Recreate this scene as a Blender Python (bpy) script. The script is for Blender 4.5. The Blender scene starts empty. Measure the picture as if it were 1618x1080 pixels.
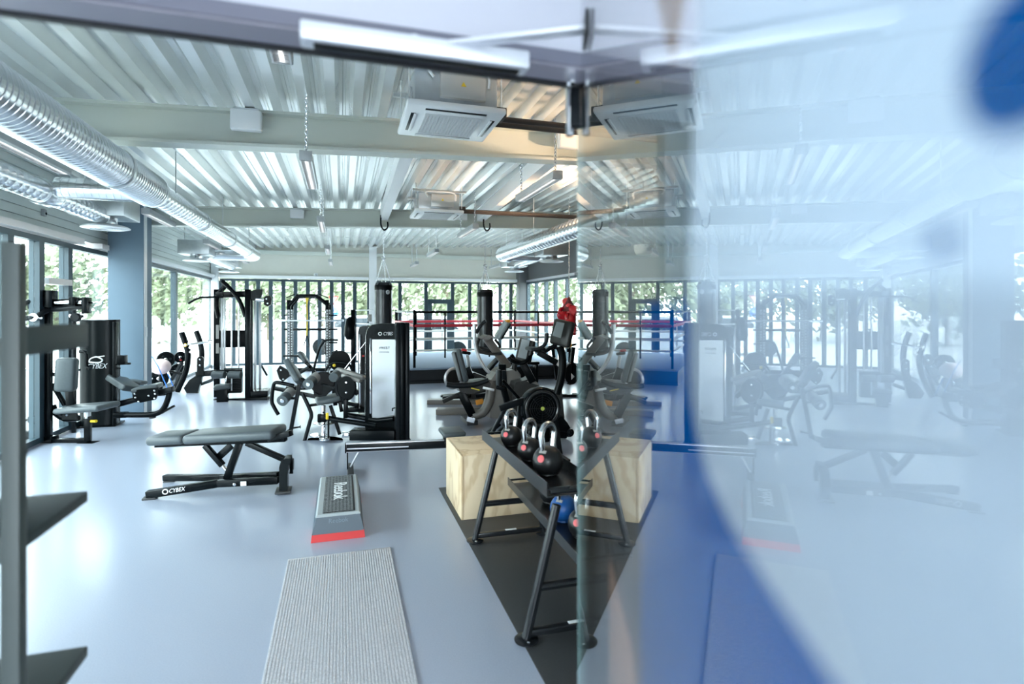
import bpy, bmesh, math, random
from mathutils import Vector as V, Matrix
random.seed(7)
S = bpy.context.scene
C = S.collection
# ------------------------------------------------------------------ camera, world, exposure
FP, H, HZ = 880.0, 1.5, 489.0
cd = bpy.data.cameras.new('camera'); cam = bpy.data.objects.new('camera', cd); C.objects.link(cam)
cam.location = (0, 0, H); cam.rotation_euler = (math.pi/2, 0, 0)
cd.sensor_width = 36; cd.lens = 36*FP/1618; cd.shift_y = -(540-HZ)/1618
cd.clip_start = 0.01; cd.clip_end = 300
cd.dof.use_dof = True; cd.dof.focus_distance = 6.0; cd.dof.aperture_fstop = 2.0
S.camera = cam
W = bpy.data.worlds.new('sky'); S.world = W; W.use_nodes = True
W.node_tree.nodes['Background'].inputs[0].default_value = (0.84, 0.935, 1.0, 1)
W.node_tree.nodes['Background'].inputs[1].default_value = 5.0
S.view_settings.view_transform = 'Standard'; S.view_settings.look = 'None'
S.view_settings.exposure = 1.55; S.view_settings.gamma = 1
S.view_settings.use_curve_mapping = False

# ------------------------------------------------------------------ frames of reference
_k = math.hypot(269/FP, 1)
D = V((-269/FP/_k, 1/_k, 0)); EX = V((D.y, -D.x, 0)); Z = V((0, 0, 1))
def st(s, t, z=0): return EX*s + D*t + Z*z            # room axes: s across, t into the room
def at(px, py, Y): return V(((px-809)*Y/FP, Y, H-(py-HZ)*Y/FP))
def fl(px, py, z=0): return at(px, py, (H-z)*FP/(py-HZ))
def roof(s): return 3.215+0.036*s                      # the deck rises gently to the right
def s_on_t(px, t):                                     # where the ray of px meets a wall of constant t
    u = (px-809)/FP; return t*(-D.x+D.y*u)/(EX.x-EX.y*u)
def t_on_s(px, s):
    u = (px-809)/FP; return s*(EX.x-EX.y*u)/(-D.x+D.y*u)

# ------------------------------------------------------------------ materials
MATS = {}
def mat(name, col, rough=0.5, metal=0.0, noise=0, nscale=40, bump=0, emit=None, spec=0.5):
    if name in MATS: return MATS[name]
    m = bpy.data.materials.new(name); m.use_nodes = True; n = m.node_tree; b = n.nodes['Principled BSDF']
    b.inputs['Base Color'].default_value = (*col, 1); b.inputs['Roughness'].default_value = rough
    b.inputs['Metallic'].default_value = metal; b.inputs['Specular IOR Level'].default_value = spec
    if noise or bump:
        tc = n.nodes.new('ShaderNodeTexCoord'); nz = n.nodes.new('ShaderNodeTexNoise')
        nz.inputs['Scale'].default_value = nscale; nz.inputs['Detail'].default_value = 4
        n.links.new(tc.outputs['Object'], nz.inputs['Vector'])
        if noise:
            mx = n.nodes.new('ShaderNodeMix'); mx.data_type = 'RGBA'
            mx.inputs[6].default_value = (*[c*(1-noise) for c in col], 1)
            mx.inputs[7].default_value = (*[min(1, c*(1+noise)) for c in col], 1)
            n.links.new(nz.outputs['Fac'], mx.inputs[0]); n.links.new(mx.outputs[2], b.inputs['Base Color'])
        if bump:
            bp = n.nodes.new('ShaderNodeBump'); bp.inputs['Strength'].default_value = bump; bp.inputs['Distance'].default_value = 0.01
            n.links.new(nz.outputs['Fac'], bp.inputs['Height']); n.links.new(bp.outputs[0], b.inputs['Normal'])
    if emit:
        b.inputs['Emission Color'].default_value = (*col, 1); b.inputs['Emission Strength'].default_value = emit
    MATS[name] = m; return m
BLK = mat('black_powder_coat', (.003, .0045, .0055), .22, spec=.11)
BLK2 = mat('black_plastic', (.0025, .0035, .0042), .28, spec=.09)
CHAR = mat('charcoal_metal', (.008, .010, .012), .28, spec=.13)
TAUPE = mat('taupe_machine_plastic', (.16, .145, .13), .34, spec=.35)
TAUD = mat('dark_taupe_plastic', (.022, .021, .02), .34, spec=.25)
SILV = mat('silver_paint', (.62, .63, .64), .28, .6)
CHROME = mat('chrome', (.82, .84, .86), .08, 1)
PAD = mat('grey_vinyl', (.075, .09, .097), .35, 0, .15, 60, .05, spec=.35)
PADL = mat('light_grey_foam', (.34, .33, .31), .6, 0, .12, 50, .05)
RUB = mat('black_rubber', (.03, .031, .033), .5, 0, .35, 220, .1)
WHT = mat('white_paint', (.82, .83, .83), .4)
WHP = mat('white_plastic', (.8, .82, .83), .3)
WALLM = mat('cream_wall', (.66, .65, .58), .6, 0, .03, 8)
SIDE = mat('pale_siding', (.70, .75, .72), .5)
BEAM = mat('pale_green_steel', (.60, .63, .57), .42)
GALV = mat('galvanised_steel', (.62, .65, .66), .3, .85, .12, 18)
DECK = mat('coated_deck_steel', (.86, .88, .87), .27, .6, .05, 6)
DUCT = mat('spiral_duct_steel', (.74, .77, .79), .22, .95, .06, 12)
DGREY = mat('dark_grey_wall', (.10, .105, .11), .5)
COLB = mat('blue_grey_column', (.11, .17, .23), .55, 0, .05, 6)
FRAME = mat('slate_window_frame', (.028, .055, .072), .4)
ALU = mat('aluminium', (.66, .67, .72), .32, .7)
SLATE = mat('slate_lintel', (.075, .078, .11), .4)
LAMPG = mat('fixture_grey', (.42, .44, .45), .4)
YEL = mat('yellow_plastic', (.85, .6, .03), .4)
RED = mat('red_plastic', (.56, .018, .018), .35)
BLUE = mat('blue_plastic', (.02, .17, .6), .35)
ORANGE = mat('orange_plastic', (.9, .35, .03), .4)
PIPE = mat('dark_pipe_lagging', (.05, .04, .035), .6)
INK = mat('white_print', (.85, .87, .88), .5)
INKD = mat('grey_print', (.12, .12, .13), .5)
TUBE = mat('lit_tube', (1, .97, .92), .4, emit=1.3)
SCREEN = mat('grey_screen', (.20, .23, .24), .12)
STEPB = mat('step_blue_grey', (.018, .045, .07), .4)
STEPT = mat('step_grey_rim', (.35, .39, .41), .45)
STEPG = mat('step_grip', (.015, .017, .018), .6)
CANV = mat('ring_canvas', (.17, .22, .29), .8, 0, .05, 5)
SKIRT = mat('black_vinyl_skirt', (.015, .016, .017), .22, 0, 0, 3, .6)
ROPEW = mat('white_rope', (.8, .79, .74), .5)
ROPER = mat('red_rope', (.62, .03, .05), .4)
BAGM = mat('black_leather', (.014, .017, .02), .22, 0, 0, 6, .5)
PINK = mat('pale_pink_rubber', (.78, .58, .55), .5)
LEAF = mat('spring_leaves', (.215, .245, .15), .8, 0, .45, 1.2)
PAVE = mat('pale_paving', (.45, .445, .43), .8, 0, .08, 1)
GLOVE = mat('red_leather', (.42, .008, .015), .2)

def floor_mat():
    m = mat('floor_vinyl', (.42, .475, .585), .22); n = m.node_tree; b = n.nodes['Principled BSDF']
    tc = n.nodes.new('ShaderNodeTexCoord'); nz = n.nodes.new('ShaderNodeTexNoise'); nz.inputs['Scale'].default_value = 160
    mx = n.nodes.new('ShaderNodeMix'); mx.data_type = 'RGBA'
    mx.inputs[6].default_value = (.315, .35, .43, 1); mx.inputs[7].default_value = (.39, .43, .52, 1)
    n.links.new(tc.outputs['Object'], nz.inputs['Vector']); n.links.new(nz.outputs['Fac'], mx.inputs[0]); n.links.new(mx.outputs[2], b.inputs['Base Color'])
    return m
FLOORM = floor_mat()
def ply_mat():
    m = mat('birch_plywood', (.72, .55, .36), .5); n = m.node_tree; b = n.nodes['Principled BSDF']
    tc = n.nodes.new('ShaderNodeTexCoord'); mp = n.nodes.new('ShaderNodeMapping'); mp.inputs['Scale'].default_value = (3.2, 3.2, 1.2)
    nz = n.nodes.new('ShaderNodeTexNoise'); nz.inputs['Scale'].default_value = 1.6; nz.inputs['Detail'].default_value = 3
    ml = n.nodes.new('ShaderNodeMath'); ml.operation = 'MULTIPLY'; ml.inputs[1].default_value = 16
    sn = n.nodes.new('ShaderNodeMath'); sn.operation = 'SINE'
    cr = n.nodes.new('ShaderNodeValToRGB')
    cr.color_ramp.elements[0].position = .0; cr.color_ramp.elements[0].color = (.78, .62, .42, 1)
    cr.color_ramp.elements[1].position = 1; cr.color_ramp.elements[1].color = (.62, .45, .27, 1)
    e = cr.color_ramp.elements.new(.72); e.color = (.76, .60, .40, 1)
    n.links.new(tc.outputs['Object'], mp.inputs[0]); n.links.new(mp.outputs[0], nz.inputs['Vector']); n.links.new(nz.outputs['Fac'], ml.inputs[0])
    n.links.new(ml.outputs[0], sn.inputs[0]); n.links.new(sn.outputs[0], cr.inputs[0]); n.links.new(cr.outputs[0], b.inputs['Base Color'])
    return m
PLY = ply_mat()
def carpet_mat():
    m = mat('grey_entrance_carpet', (.36, .37, .40), .9); n = m.node_tree; b = n.nodes['Principled BSDF']
    tc = n.nodes.new('ShaderNodeTexCoord'); nz = n.nodes.new('ShaderNodeTexNoise'); nz.inputs['Scale'].default_value = 260
    cr = n.nodes.new('ShaderNodeValToRGB'); cr.color_ramp.elements[0].position = .38; cr.color_ramp.elements[1].position = .62
    cr.color_ramp.elements[0].color = (.34, .345, .37, 1); cr.color_ramp.elements[1].color = (.62, .62, .65, 1)
    n.links.new(tc.outputs['Object'], nz.inputs['Vector']); n.links.new(nz.outputs['Fac'], cr.inputs[0]); n.links.new(cr.outputs[0], b.inputs['Base Color'])
    return m
CARPET = carpet_mat()
def glass_mat(name, tint=(1, 1, 1), f0=.04):
    m = bpy.data.materials.new(name); m.use_nodes = True; n = m.node_tree; n.nodes.clear(); L = n.links.new
    out = n.nodes.new('ShaderNodeOutputMaterial'); mix = n.nodes.new('ShaderNodeMixShader')
    tr = n.nodes.new('ShaderNodeBsdfTransparent'); tr.inputs[0].default_value = (*tint, 1)
    gl = n.nodes.new('ShaderNodeBsdfGlossy'); gl.inputs['Roughness'].default_value = 0
    ge = n.nodes.new('ShaderNodeNewGeometry'); dt = n.nodes.new('ShaderNodeVectorMath'); dt.operation = 'DOT_PRODUCT'
    L(ge.outputs['Normal'], dt.inputs[0]); L(ge.outputs['Incoming'], dt.inputs[1])
    def M(op, a, bv=None):
        x = n.nodes.new('ShaderNodeMath'); x.operation = op
        if isinstance(a, (int, float)): x.inputs[0].default_value = a
        else: L(a, x.inputs[0])
        if bv is not None:
            if isinstance(bv, (int, float)): x.inputs[1].default_value = bv
            else: L(bv, x.inputs[1])
        return x.outputs[0]
    c = M('ABSOLUTE', dt.outputs['Value']); p = M('POWER', M('SUBTRACT', 1.0, c), 5.0)
    f = M('ADD', M('MULTIPLY', p, 1-f0), f0)                 # Schlick's Fresnel for an uncoated pane
    L(f, mix.inputs[0]); L(tr.outputs[0], mix.inputs[1]); L(gl.outputs[0], mix.inputs[2]); L(mix.outputs[0], out.inputs[0])
    MATS[name] = m; return m
GLASS = glass_mat('window_glass', (.93, .98, .97))
DOORG = glass_mat('door_glass', (.95, .965, .975), .055)
def film_mat(name, col, trans, alpha=1.0):
    m = bpy.data.materials.new(name); m.use_nodes = True; n = m.node_tree; n.nodes.clear(); L = n.links.new
    out = n.nodes.new('ShaderNodeOutputMaterial'); mx = n.nodes.new('ShaderNodeMixShader'); mx.inputs[0].default_value = trans
    df = n.nodes.new('ShaderNodeBsdfDiffuse'); tl = n.nodes.new('ShaderNodeBsdfTranslucent')
    df.inputs[0].default_value = (*col, 1); tl.inputs[0].default_value = (*col, 1)
    L(df.outputs[0], mx.inputs[1]); L(tl.outputs[0], mx.inputs[2]); last = mx.outputs[0]
    if alpha < 1:
        tp = n.nodes.new('ShaderNodeBsdfTransparent'); m2 = n.nodes.new('ShaderNodeMixShader'); m2.inputs[0].default_value = alpha
        L(tp.outputs[0], m2.inputs[1]); L(last, m2.inputs[2]); last = m2.outputs[0]
    L(last, out.inputs[0]); MATS[name] = m; return m

# ------------------------------------------------------------------ mesh builder
class B:
    def __init__(s): s.v = []; s.f = []
    def add(s, vs, fs):
        o = len(s.v); s.v += [V(x) for x in vs]; s.f += [tuple(i+o for i in f) for f in fs]; return s
    def box(s, c, x, y, z, ax=None, ay=None, az=None, bev=0, seg=2):      # full sizes along EX, D, Z unless given
        ax = ax or EX; ay = ay or D; az = az or Z; c = V(c)
        bm = bmesh.new(); bmesh.ops.create_cube(bm, size=1)
        for q in bm.verts: q.co = V((q.co.x*x, q.co.y*y, q.co.z*z))
        if bev: bmesh.ops.bevel(bm, geom=bm.edges[:], offset=min(bev, .49*min(x, y, z)), segments=seg, affect='EDGES', profile=.5)
        bm.verts.index_update()
        s.add([c+ax*q.co.x+ay*q.co.y+az*q.co.z for q in bm.verts], [[q.index for q in f.verts] for f in bm.faces]); bm.free(); return s
    def bar(s, p, q, w, h, up=Z, bev=0):                                   # rectangular tube from p to q
        p = V(p); q = V(q); a = (q-p).normalized(); u = V(up)
        if abs(a.dot(u)) > .95: u = D.copy()
        r = a.cross(u).normalized(); u = r.cross(a).normalized()
        return s.box((p+q)/2, w, (q-p).length, h, r, a, u, bev)
    def slab(s, p, q, width, thick, bev=.015, side=None):                  # upholstered slab along p->q, lying sideways
        p = V(p); q = V(q); a = (q-p).normalized(); r = V(side) if side else a.cross(Z); r = (r-a*r.dot(a)).normalized(); u = r.cross(a)
        return s.box((p+q)/2, width, (q-p).length, thick, r, a, u, bev, 3)
    def tube(s, pts, r, n=10, closed=False):
        pts = [V(p) for p in pts]; m = len(pts); rs = r if isinstance(r, (list, tuple)) else [r]*m
        tang = []
        for i in range(m):
            a = pts[(i-1) % m] if (closed or i > 0) else pts[i]; b = pts[(i+1) % m] if (closed or i < m-1) else pts[i]
            tang.append((b-a).normalized())
        u = tang[0].orthogonal().normalized(); vs = []
        for i in range(m):
            u = (u-tang[i]*u.dot(tang[i])).normalized(); w = tang[i].cross(u)
            for k in range(n):
                an = 2*math.pi*k/n; vs.append(pts[i]+(u*math.cos(an)+w*math.sin(an))*rs[i])
        fs = []
        for i in range(m if closed else m-1):
            j = (i+1) % m
            for k in range(n): fs.append((i*n+k, i*n+(k+1) % n, j*n+(k+1) % n, j*n+k))
        if not closed: fs += [tuple(range(n))[::-1], tuple((m-1)*n+k for k in range(n))]
        return s.add(vs, fs)
    def cyl(s, p, q, r, n=14): return s.tube([p, q], r, n)
    def lathe(s, prof, c, axis=Z, n=24):                                   # prof of (radius, height along the axis)
        c = V(c); a = V(axis).normalized(); u = a.orthogonal().normalized(); w = a.cross(u); vs = []; fs = []
        for r, h in prof:
            for k in range(n):
                an = 2*math.pi*k/n; vs.append(c+a*h+(u*math.cos(an)+w*math.sin(an))*max(r, 1e-4))
        for i in range(len(prof)-1):
            for k in range(n): fs.append((i*n+k, i*n+(k+1) % n, (i+1)*n+(k+1) % n, (i+1)*n+k))
        fs += [tuple(range(n))[::-1], tuple((len(prof)-1)*n+k for k in range(n))]
        return s.add(vs, fs)
    def ball(s, c, rx, ry=None, rz=None, n=20):
        ry = ry or rx; rz = rz or rx; m = n//2; vs = []; fs = []; c = V(c)
        for i in range(m+1):
            a = math.pi*i/m
            for k in range(n):
                b = 2*math.pi*k/n; vs.append(c+V((rx*math.sin(a)*math.cos(b)+0, ry*math.sin(a)*math.sin(b), rz*math.cos(a))))
        for i in range(m):
            for k in range(n): fs.append((i*n+k, (i+1)*n+k, (i+1)*n+(k+1) % n, i*n+(k+1) % n))
        return s.add(vs, fs)
    def prism(s, poly, vec):
        poly = [V(p) for p in poly]; vec = V(vec); n = len(poly)
        return s.add(poly+[p+vec for p in poly], [tuple(range(n))[::-1], tuple(range(n, 2*n))]+[(i, (i+1) % n, n+(i+1) % n, n+i) for i in range(n)])
    def quad(s, a, b, c, d): return s.add([a, b, c, d], [(0, 1, 2, 3)])
    def ring(s, c, axis, R, r, n=24, k=8):
        c = V(c); a = V(axis).normalized(); u = a.orthogonal().normalized(); w = a.cross(u)
        return s.tube([c+(u*math.cos(2*math.pi*i/n)+w*math.sin(2*math.pi*i/n))*R for i in range(n)], r, k, True)
def curve(pts, k=6):                                                       # Catmull-Rom through the points
    pts = [V(p) for p in pts]; out = []
    for i in range(len(pts)-1):
        p0 = pts[max(i-1, 0)]; p1 = pts[i]; p2 = pts[i+1]; p3 = pts[min(i+2, len(pts)-1)]
        for j in range(k):
            t = j/k; out.append(.5*((2*p1)+(p2-p0)*t+(2*p0-5*p1+4*p2-p3)*t*t+(3*p1-p0-3*p2+p3)*t**3))
    return out+[pts[-1]]
def wloc(o):
    l = V(o.location)
    while o.parent: o = o.parent; l = l+V(o.location)
    return l
def obj(name, b, m, parent=None, loc=None, smooth=True, kind=None, label=None):
    me = bpy.data.meshes.new(name); base = V(loc) if loc is not None else V((0, 0, 0))
    o = bpy.data.objects.new(name, me); C.objects.link(o)
    if parent is not None: o.parent = parent; base = wloc(parent)
    else: o.location = base
    me.from_pydata([tuple(q-base) for q in b.v], [], b.f)
    bm = bmesh.new(); bm.from_mesh(me); bmesh.ops.recalc_face_normals(bm, faces=bm.faces[:]); bm.to_mesh(me); bm.free()
    if smooth:
        me.polygons.foreach_set('use_smooth', [True]*len(me.polygons)); me.set_sharp_from_angle(angle=math.radians(38))
    me.materials.append(m)
    if kind: o['kind'] = kind
    if label: o['label'] = label
    return o
def tag(o, label, cat, group=None):
    o['label'] = label; o['category'] = cat
    if group: o['group'] = group
    return o
def thing(name, label, cat, loc, group=None):
    o = bpy.data.objects.new(name, None); C.objects.link(o); o.location = loc; o.empty_display_size = .1
    return tag(o, label, cat, group)
def struct(name, b, m, parent=None, smooth=False): return obj(name, b, m, parent, smooth=smooth, kind='structure' if parent is None else None)
def dup(root, loc, label=None):
    r = root.copy(); C.objects.link(r); r.location = loc
    if label: r['label'] = label
    for ch in list(root.children):
        c = ch.copy(); C.objects.link(c); c.parent = r
        for g in ch.children:
            d = g.copy(); C.objects.link(d); d.parent = c
    return r
def text(name, body, size, origin, right, up, m, parent, depth=.0015, shear=0, spacing=1, sx=1):
    cu = bpy.data.curves.new(name, 'FONT'); cu.body = body; cu.size = size; cu.extrude = depth; cu.align_x = 'CENTER'; cu.align_y = 'CENTER'
    cu.shear = shear; cu.space_character = spacing; cu.resolution_u = 3
    tmp = bpy.data.objects.new(name, cu); C.objects.link(tmp)
    me = bpy.data.meshes.new_from_object(tmp.evaluated_get(bpy.context.evaluated_depsgraph_get()))
    bpy.data.objects.remove(tmp); bpy.data.curves.remove(cu)
    r = V(right).normalized(); u = V(up); u = (u-r*u.dot(r)).normalized(); nn = r.cross(u); base = wloc(parent)
    for q in me.vertices: q.co = V(origin)+r*q.co.x*sx+u*q.co.y+nn*q.co.z-base
    me.materials.clear(); me.materials.append(m)
    o = bpy.data.objects.new(name, me); C.objects.link(o); o.parent = parent; return o
class K:                                                                   # a thing whose parts are added with short calls
    def __init__(s, name, label, cat, loc, group=None): s.o = thing(name, label, cat, loc, group)
    def p(s, name, b, m, par=None, label=None): return obj(name, b, m, par or s.o, label=label)
    def bar(s, name, m, p, q, w, h, par=None, bev=.004, up=Z): return s.p(name, B().bar(p, q, w, h, up, bev), m, par)
    def tube(s, name, m, pts, r, par=None, k=0, n=10):
        if k and isinstance(r, (list, tuple)): r = [r[min(i//k, len(r)-1)]+(r[min(i//k+1, len(r)-1)]-r[min(i//k, len(r)-1)])*(i % k)/k for i in range((len(pts)-1)*k+1)]
        return s.p(name, B().tube(curve(pts, k) if k else pts, r, n), m, par)
    def slab(s, name, m, p, q, w, t, par=None, bev=.02, side=None): return s.p(name, B().slab(p, q, w, t, bev, side), m, par)
    def box(s, name, m, c, x, y, z, par=None, bev=.006, **kw): return s.p(name, B().box(c, x, y, z, bev=bev, **kw), m, par)
    def cyl(s, name, m, p, q, r, par=None, n=16): return s.p(name, B().cyl(p, q, r, n), m, par)
    def disc(s, name, m, c, axis, r, th, par=None, n=28):
        e = min(.3*th, .01)
        return s.p(name, B().lathe([(r-e, -th/2), (r, -th/2+e), (r, th/2-e), (r-e, th/2)], c, axis, n), m, par)

# ------------------------------------------------------------------ the setting
SL, SR, TF, TB = -3.25, 5.35, 1.05, 16.2                                    # left, right, front and back walls
HEAD = 2.32
struct('floor', B().box(st((SL+SR)/2, 6.2, -.05), SR-SL+.6, 20.6, .1), FLOORM)
# corrugated roof deck with its ribs running into the room
def deck():
    b = B(); per = .215; prof = []; s = SL-.1
    while s < SR+.1:
        prof += [(s, 0), (s+.075, 0), (s+.105, .085), (s+.13, .085), (s+.137, .075), (s+.153, .075), (s+.16, .085), (s+.185, .085)]; s += per
    n = len(prof)
    vs = [st(a, t, roof(a)+h) for t in (TF-.1, TB+.1) for a, h in prof]
    return b.add(vs, [(i, i+1, n+i+1, n+i) for i in range(n-1)])
struct('ceiling', deck(), DECK)
struct('roof', B().prism([st(SL-.4, TF-.2, roof(SL-.4)+.12), st(SR+.3, TF-.2, roof(SR+.3)+.12), st(SR+.3, TB+.3, roof(SR+.3)+.12), st(SL-.4, TB+.3, roof(SL-.4)+.12)], (0, 0, .2)), DGREY)
# roof beams: an I-section across the room, two under-beams along it
def ibeam(name, p, q, hgt, wid, fl_t, m):
    b = B(); a = (q-p).normalized(); 
    b.bar(p-Z*fl_t/2, q-Z*fl_t/2, wid, fl_t); b.bar(p-Z*(hgt-fl_t/2), q-Z*(hgt-fl_t/2), wid, fl_t); b.bar(p-Z*hgt/2, q-Z*hgt/2, .02, hgt-2*fl_t)
    return struct(name, b, m)
for i, t in enumerate((5.22, 9.96)):
    ibeam('trim_%d' % (i+1), st(SL, t, roof(SL)), st(SR, t, roof(SR)), .31, .17, .025, BEAM)
for i, (s, s2) in enumerate(((.62, .70), (2.18, 2.42))):
    struct('trim_%d' % (i+3), B().bar(st(s, 5.3, roof(s)-.10), st(s2, 9.88, roof(s2)-.10), .13, .19), WHT)

def window(n, axis, fixed, a0, a1, z0, z1, mull, mw=.06, pane_m=GLASS):
    """glazed bay in a wall: axis 's' runs along t (side walls), axis 't' runs along s (end walls)"""
    P = (lambda a, z, o=0: st(fixed+o, a, z)) if axis == 's' else (lambda a, z, o=0: st(a, fixed+o, z))
    r = bpy.data.objects.new('window_%d' % n, None); C.objects.link(r); r.location = P((a0+a1)/2, z0); r['kind'] = 'structure'
    d = D if axis == 's' else EX
    for nm, z in (('sill', z0+.03), ('head_rail', z1-.03)): obj(nm, B().bar(P(a0, z), P(a1, z), .09, .06), FRAME, r, smooth=False)
    edges = [a0]+list(mull)+[a1]
    for a in (edges[1:] if n == 6 else edges): obj('mullion', B().bar(P(a, z0+.06), P(a, z1-.06), .10 if axis == 's' else mw, mw if axis == 's' else .10, d), FRAME, r, smooth=False)
    for i in range(len(edges)-1):
        x0, x1 = edges[i]+mw/2, edges[i+1]-mw/2
        obj('pane', B().bar(P((x0+x1)/2, z0+.06), P((x0+x1)/2, z1-.06), (x1-x0) if axis == 't' else .01, .01 if axis == 't' else (x1-x0), D), pane_m, r, smooth=False)
    return r
# left wall: siding above, two glazed bays with a column between them
wl = bpy.data.objects.new('wall_left', None); C.objects.link(wl); wl.location = st(SL-.1, 8, 0); wl['kind'] = 'structure'
for i in range(8):
    z = HEAD+.08+i*.1
    if z+.05 > roof(SL)+.1: break
    obj('plank', B().box(st(SL-.05, (TF+TB)/2, z+.05), .1, TB-TF, .094, bev=.004, seg=1), SIDE, wl, smooth=False)
obj('head_ledge', B().box(st(SL+.03, (TF+8.4)/2, HEAD+.05), .16, 8.4-TF, .07), WHT, wl, smooth=False)
obj('head_ledge', B().box(st(SL+.03, (8.95+TB)/2, HEAD+.05), .16, TB-8.95, .07), WHT, wl, smooth=False)
obj('backing', B().box(st(SL-.14, (TF+TB)/2, 2.85), .06, TB-TF, .95), SIDE, wl, smooth=False)
TC = t_on_s(210, SL+.15)
m1 = [t_on_s(p, SL) for p in (-250, -110, 8, 58, 104)]
window(1, 's', SL, 1.3, TC-.25, .02, HEAD, m1, .11)
window(2, 's', SL, TC+.25, TB-.1, .02, HEAD, [t_on_s(p, SL) for p in (275,)], .12)
# the transoms seen in the first bay
obj('transom', B().bar(st(SL+.02, t_on_s(66, SL), 1.83), st(SL+.02, t_on_s(104, SL), 1.83), .1, .07), WHT, wl, smooth=False)
col = struct('pillar', B().box(at(206, 489, 8.1).xy.to_3d()+Z*1.55, .44, .36, 3.1), COLB)
obj('corner_strip', B().box(V(at(206, 489, 8.1).xy.to_3d())+EX*.225-D*.12+Z*1.55, .015, .1, 3.1), WHT, col, smooth=False)
obj('switch_plate', B().box(V(at(206, 489, 8.1).xy.to_3d())+EX*.236-D*.12+Z*1.18, .012, .07, .14, bev=.003), WHP, col, smooth=False)
struct('pillar_corner', B().box(st(SL+.1, TB-.12, 1.5), .16, .16, 3.2), WHT)
# back wall: cream band above two glazed bays
struct('wall_back', B().box(st((SL+SR)/2, TB+.06, (HEAD+3.5)/2+.03), SR-SL+.4, .12, 3.5-HEAD-.06), WALLM)
sB = lambda p: s_on_t(p, TB)
sc0, sc1 = sB(583), sB(595)
struct('pillar_back', B().box(st((sc0+sc1)/2, TB-.04, 1.62), sc1-sc0, .16, 3.3), WHT)
window(3, 't', TB, SL+.2, sc0, .02, HEAD, [sB(p) for p in (369, 390, 408, 428, 448, 467, 486.5, 505, 524, 542, 560.5)], .055)
window(4, 't', TB, sc1, SR-.1, .02, HEAD, [sB(p) for p in (632, 673, 715, 742, 757, 790, 807)], .055)
dr = bpy.data.objects.new('door_1', None); C.objects.link(dr); dr.location = st(sB(694), TB-.05, 0); dr['kind'] = 'structure'
d0, d1 = sB(673)+.05, sB(715)-.05
for a in (d0+.06, d1-.06): obj('stile', B().bar(st(a, TB-.03, .08), st(a, TB-.03, 1.74), .12, .06, D), FRAME, dr, smooth=False)
for z in (.12, 1.74): obj('rail', B().bar(st(d0, TB-.03, z), st(d1, TB-.03, z), .06, .13), FRAME, dr, smooth=False)
obj('handle', B().bar(st(d0+.1, TB-.1, .95), st(d0+.1, TB-.1, 1.2), .02, .03), CHROME, dr)
for s0, s1 in ((SL+.2, sc0-.01), (sc1+.01, SR-.15)):
    struct('trim_%d' % (5 if s0 < 0 else 6), B().box(st((s0+s1)/2, TB-.05, HEAD+.05), s1-s0, .14, .08), WHT)
struct('trim_7', B().box(st((SL+SR)/2, TB-.05, 3.03), SR-SL, .1, .1), BEAM)
# right wall: dark fascia over a glazed bay
struct('wall_right', B().box(st(SR+.06, (12.0+TB)/2, 2.85), .12, TB-12.0, 1.06), DGREY)
struct('wall_right_near', B().box(st(SR+.06, (TF+12.0)/2, 1.7), .12, 12.0-TF, 3.4), DGREY)  # unseen stretch, made solid and dark to keep the door's reflection clear
struct('pillar_right', B().box(st(SR-.12, TB-.2, 1.6), .3, .36, 3.2), DGREY)
window(5, 's', SR, 12.0, TB-.38, .02, HEAD, [12.8, 13.6, 14.3, 15.1], .06)
obj('head_ledge', B().box(st(SR-.02, (12.0+TB)/2, HEAD+.03), .1, TB-12.4, .06), ALU, bpy.data.objects['wall_right'], smooth=False)
# front wall with the doorway the photograph is taken through
DL, DR = -1.05, .47
struct('wall_front', B().box(st((SL+DL)/2, TF+.02, 1.6), DL-SL, .1, 3.3), WHT)
struct('wall_front_upper', B().box(st((DL+SR)/2, 1.0, (1.978+3.44)/2), SR-DL, .088, 3.44-1.978), mat('lavender_grey_plaster', (.34, .35, .40), .6))
lin = struct('lintel', B().box(st((DL+.95)/2, .995, 1.964), .95-DL, .09, .026, bev=.002), SLATE)
obj('soffit_plate', B().box(st((DL+.95)/2, .985, 1.9495), .95-DL, .06, .003), mat('soffit_grey', (.20, .19, .23), .35), lin, smooth=False)
obj('rubber_seal', B().box(st((DL+.95)/2, 1.033, 1.949), .95-DL, .014, .006), mat('black_seal', (.01, .01, .012), .6), lin, smooth=False)
struct('wall_front_right', B().box(st((.73+SR)/2, TF+.02, 1.01), SR-.73, .1, 2.02), WHT)
# sidelight beside the hinge
sl_ = window(6, 't', TF, .49, .705, .02, 1.95, [], .03)
# lobby in front
struct('wall_lobby_left', B().box(st(-1.9, -1.45, 1.35), .1, 5, 2.7), WHT)
struct('wall_lobby_right', B().box(st(2.3, -1.45, 1.35), .1, 5, 2.7), WHT)
struct('ceiling_lobby', B().box(st(.2, -1.45, 2.75), 4.3, 5, .1), WHT)

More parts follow.
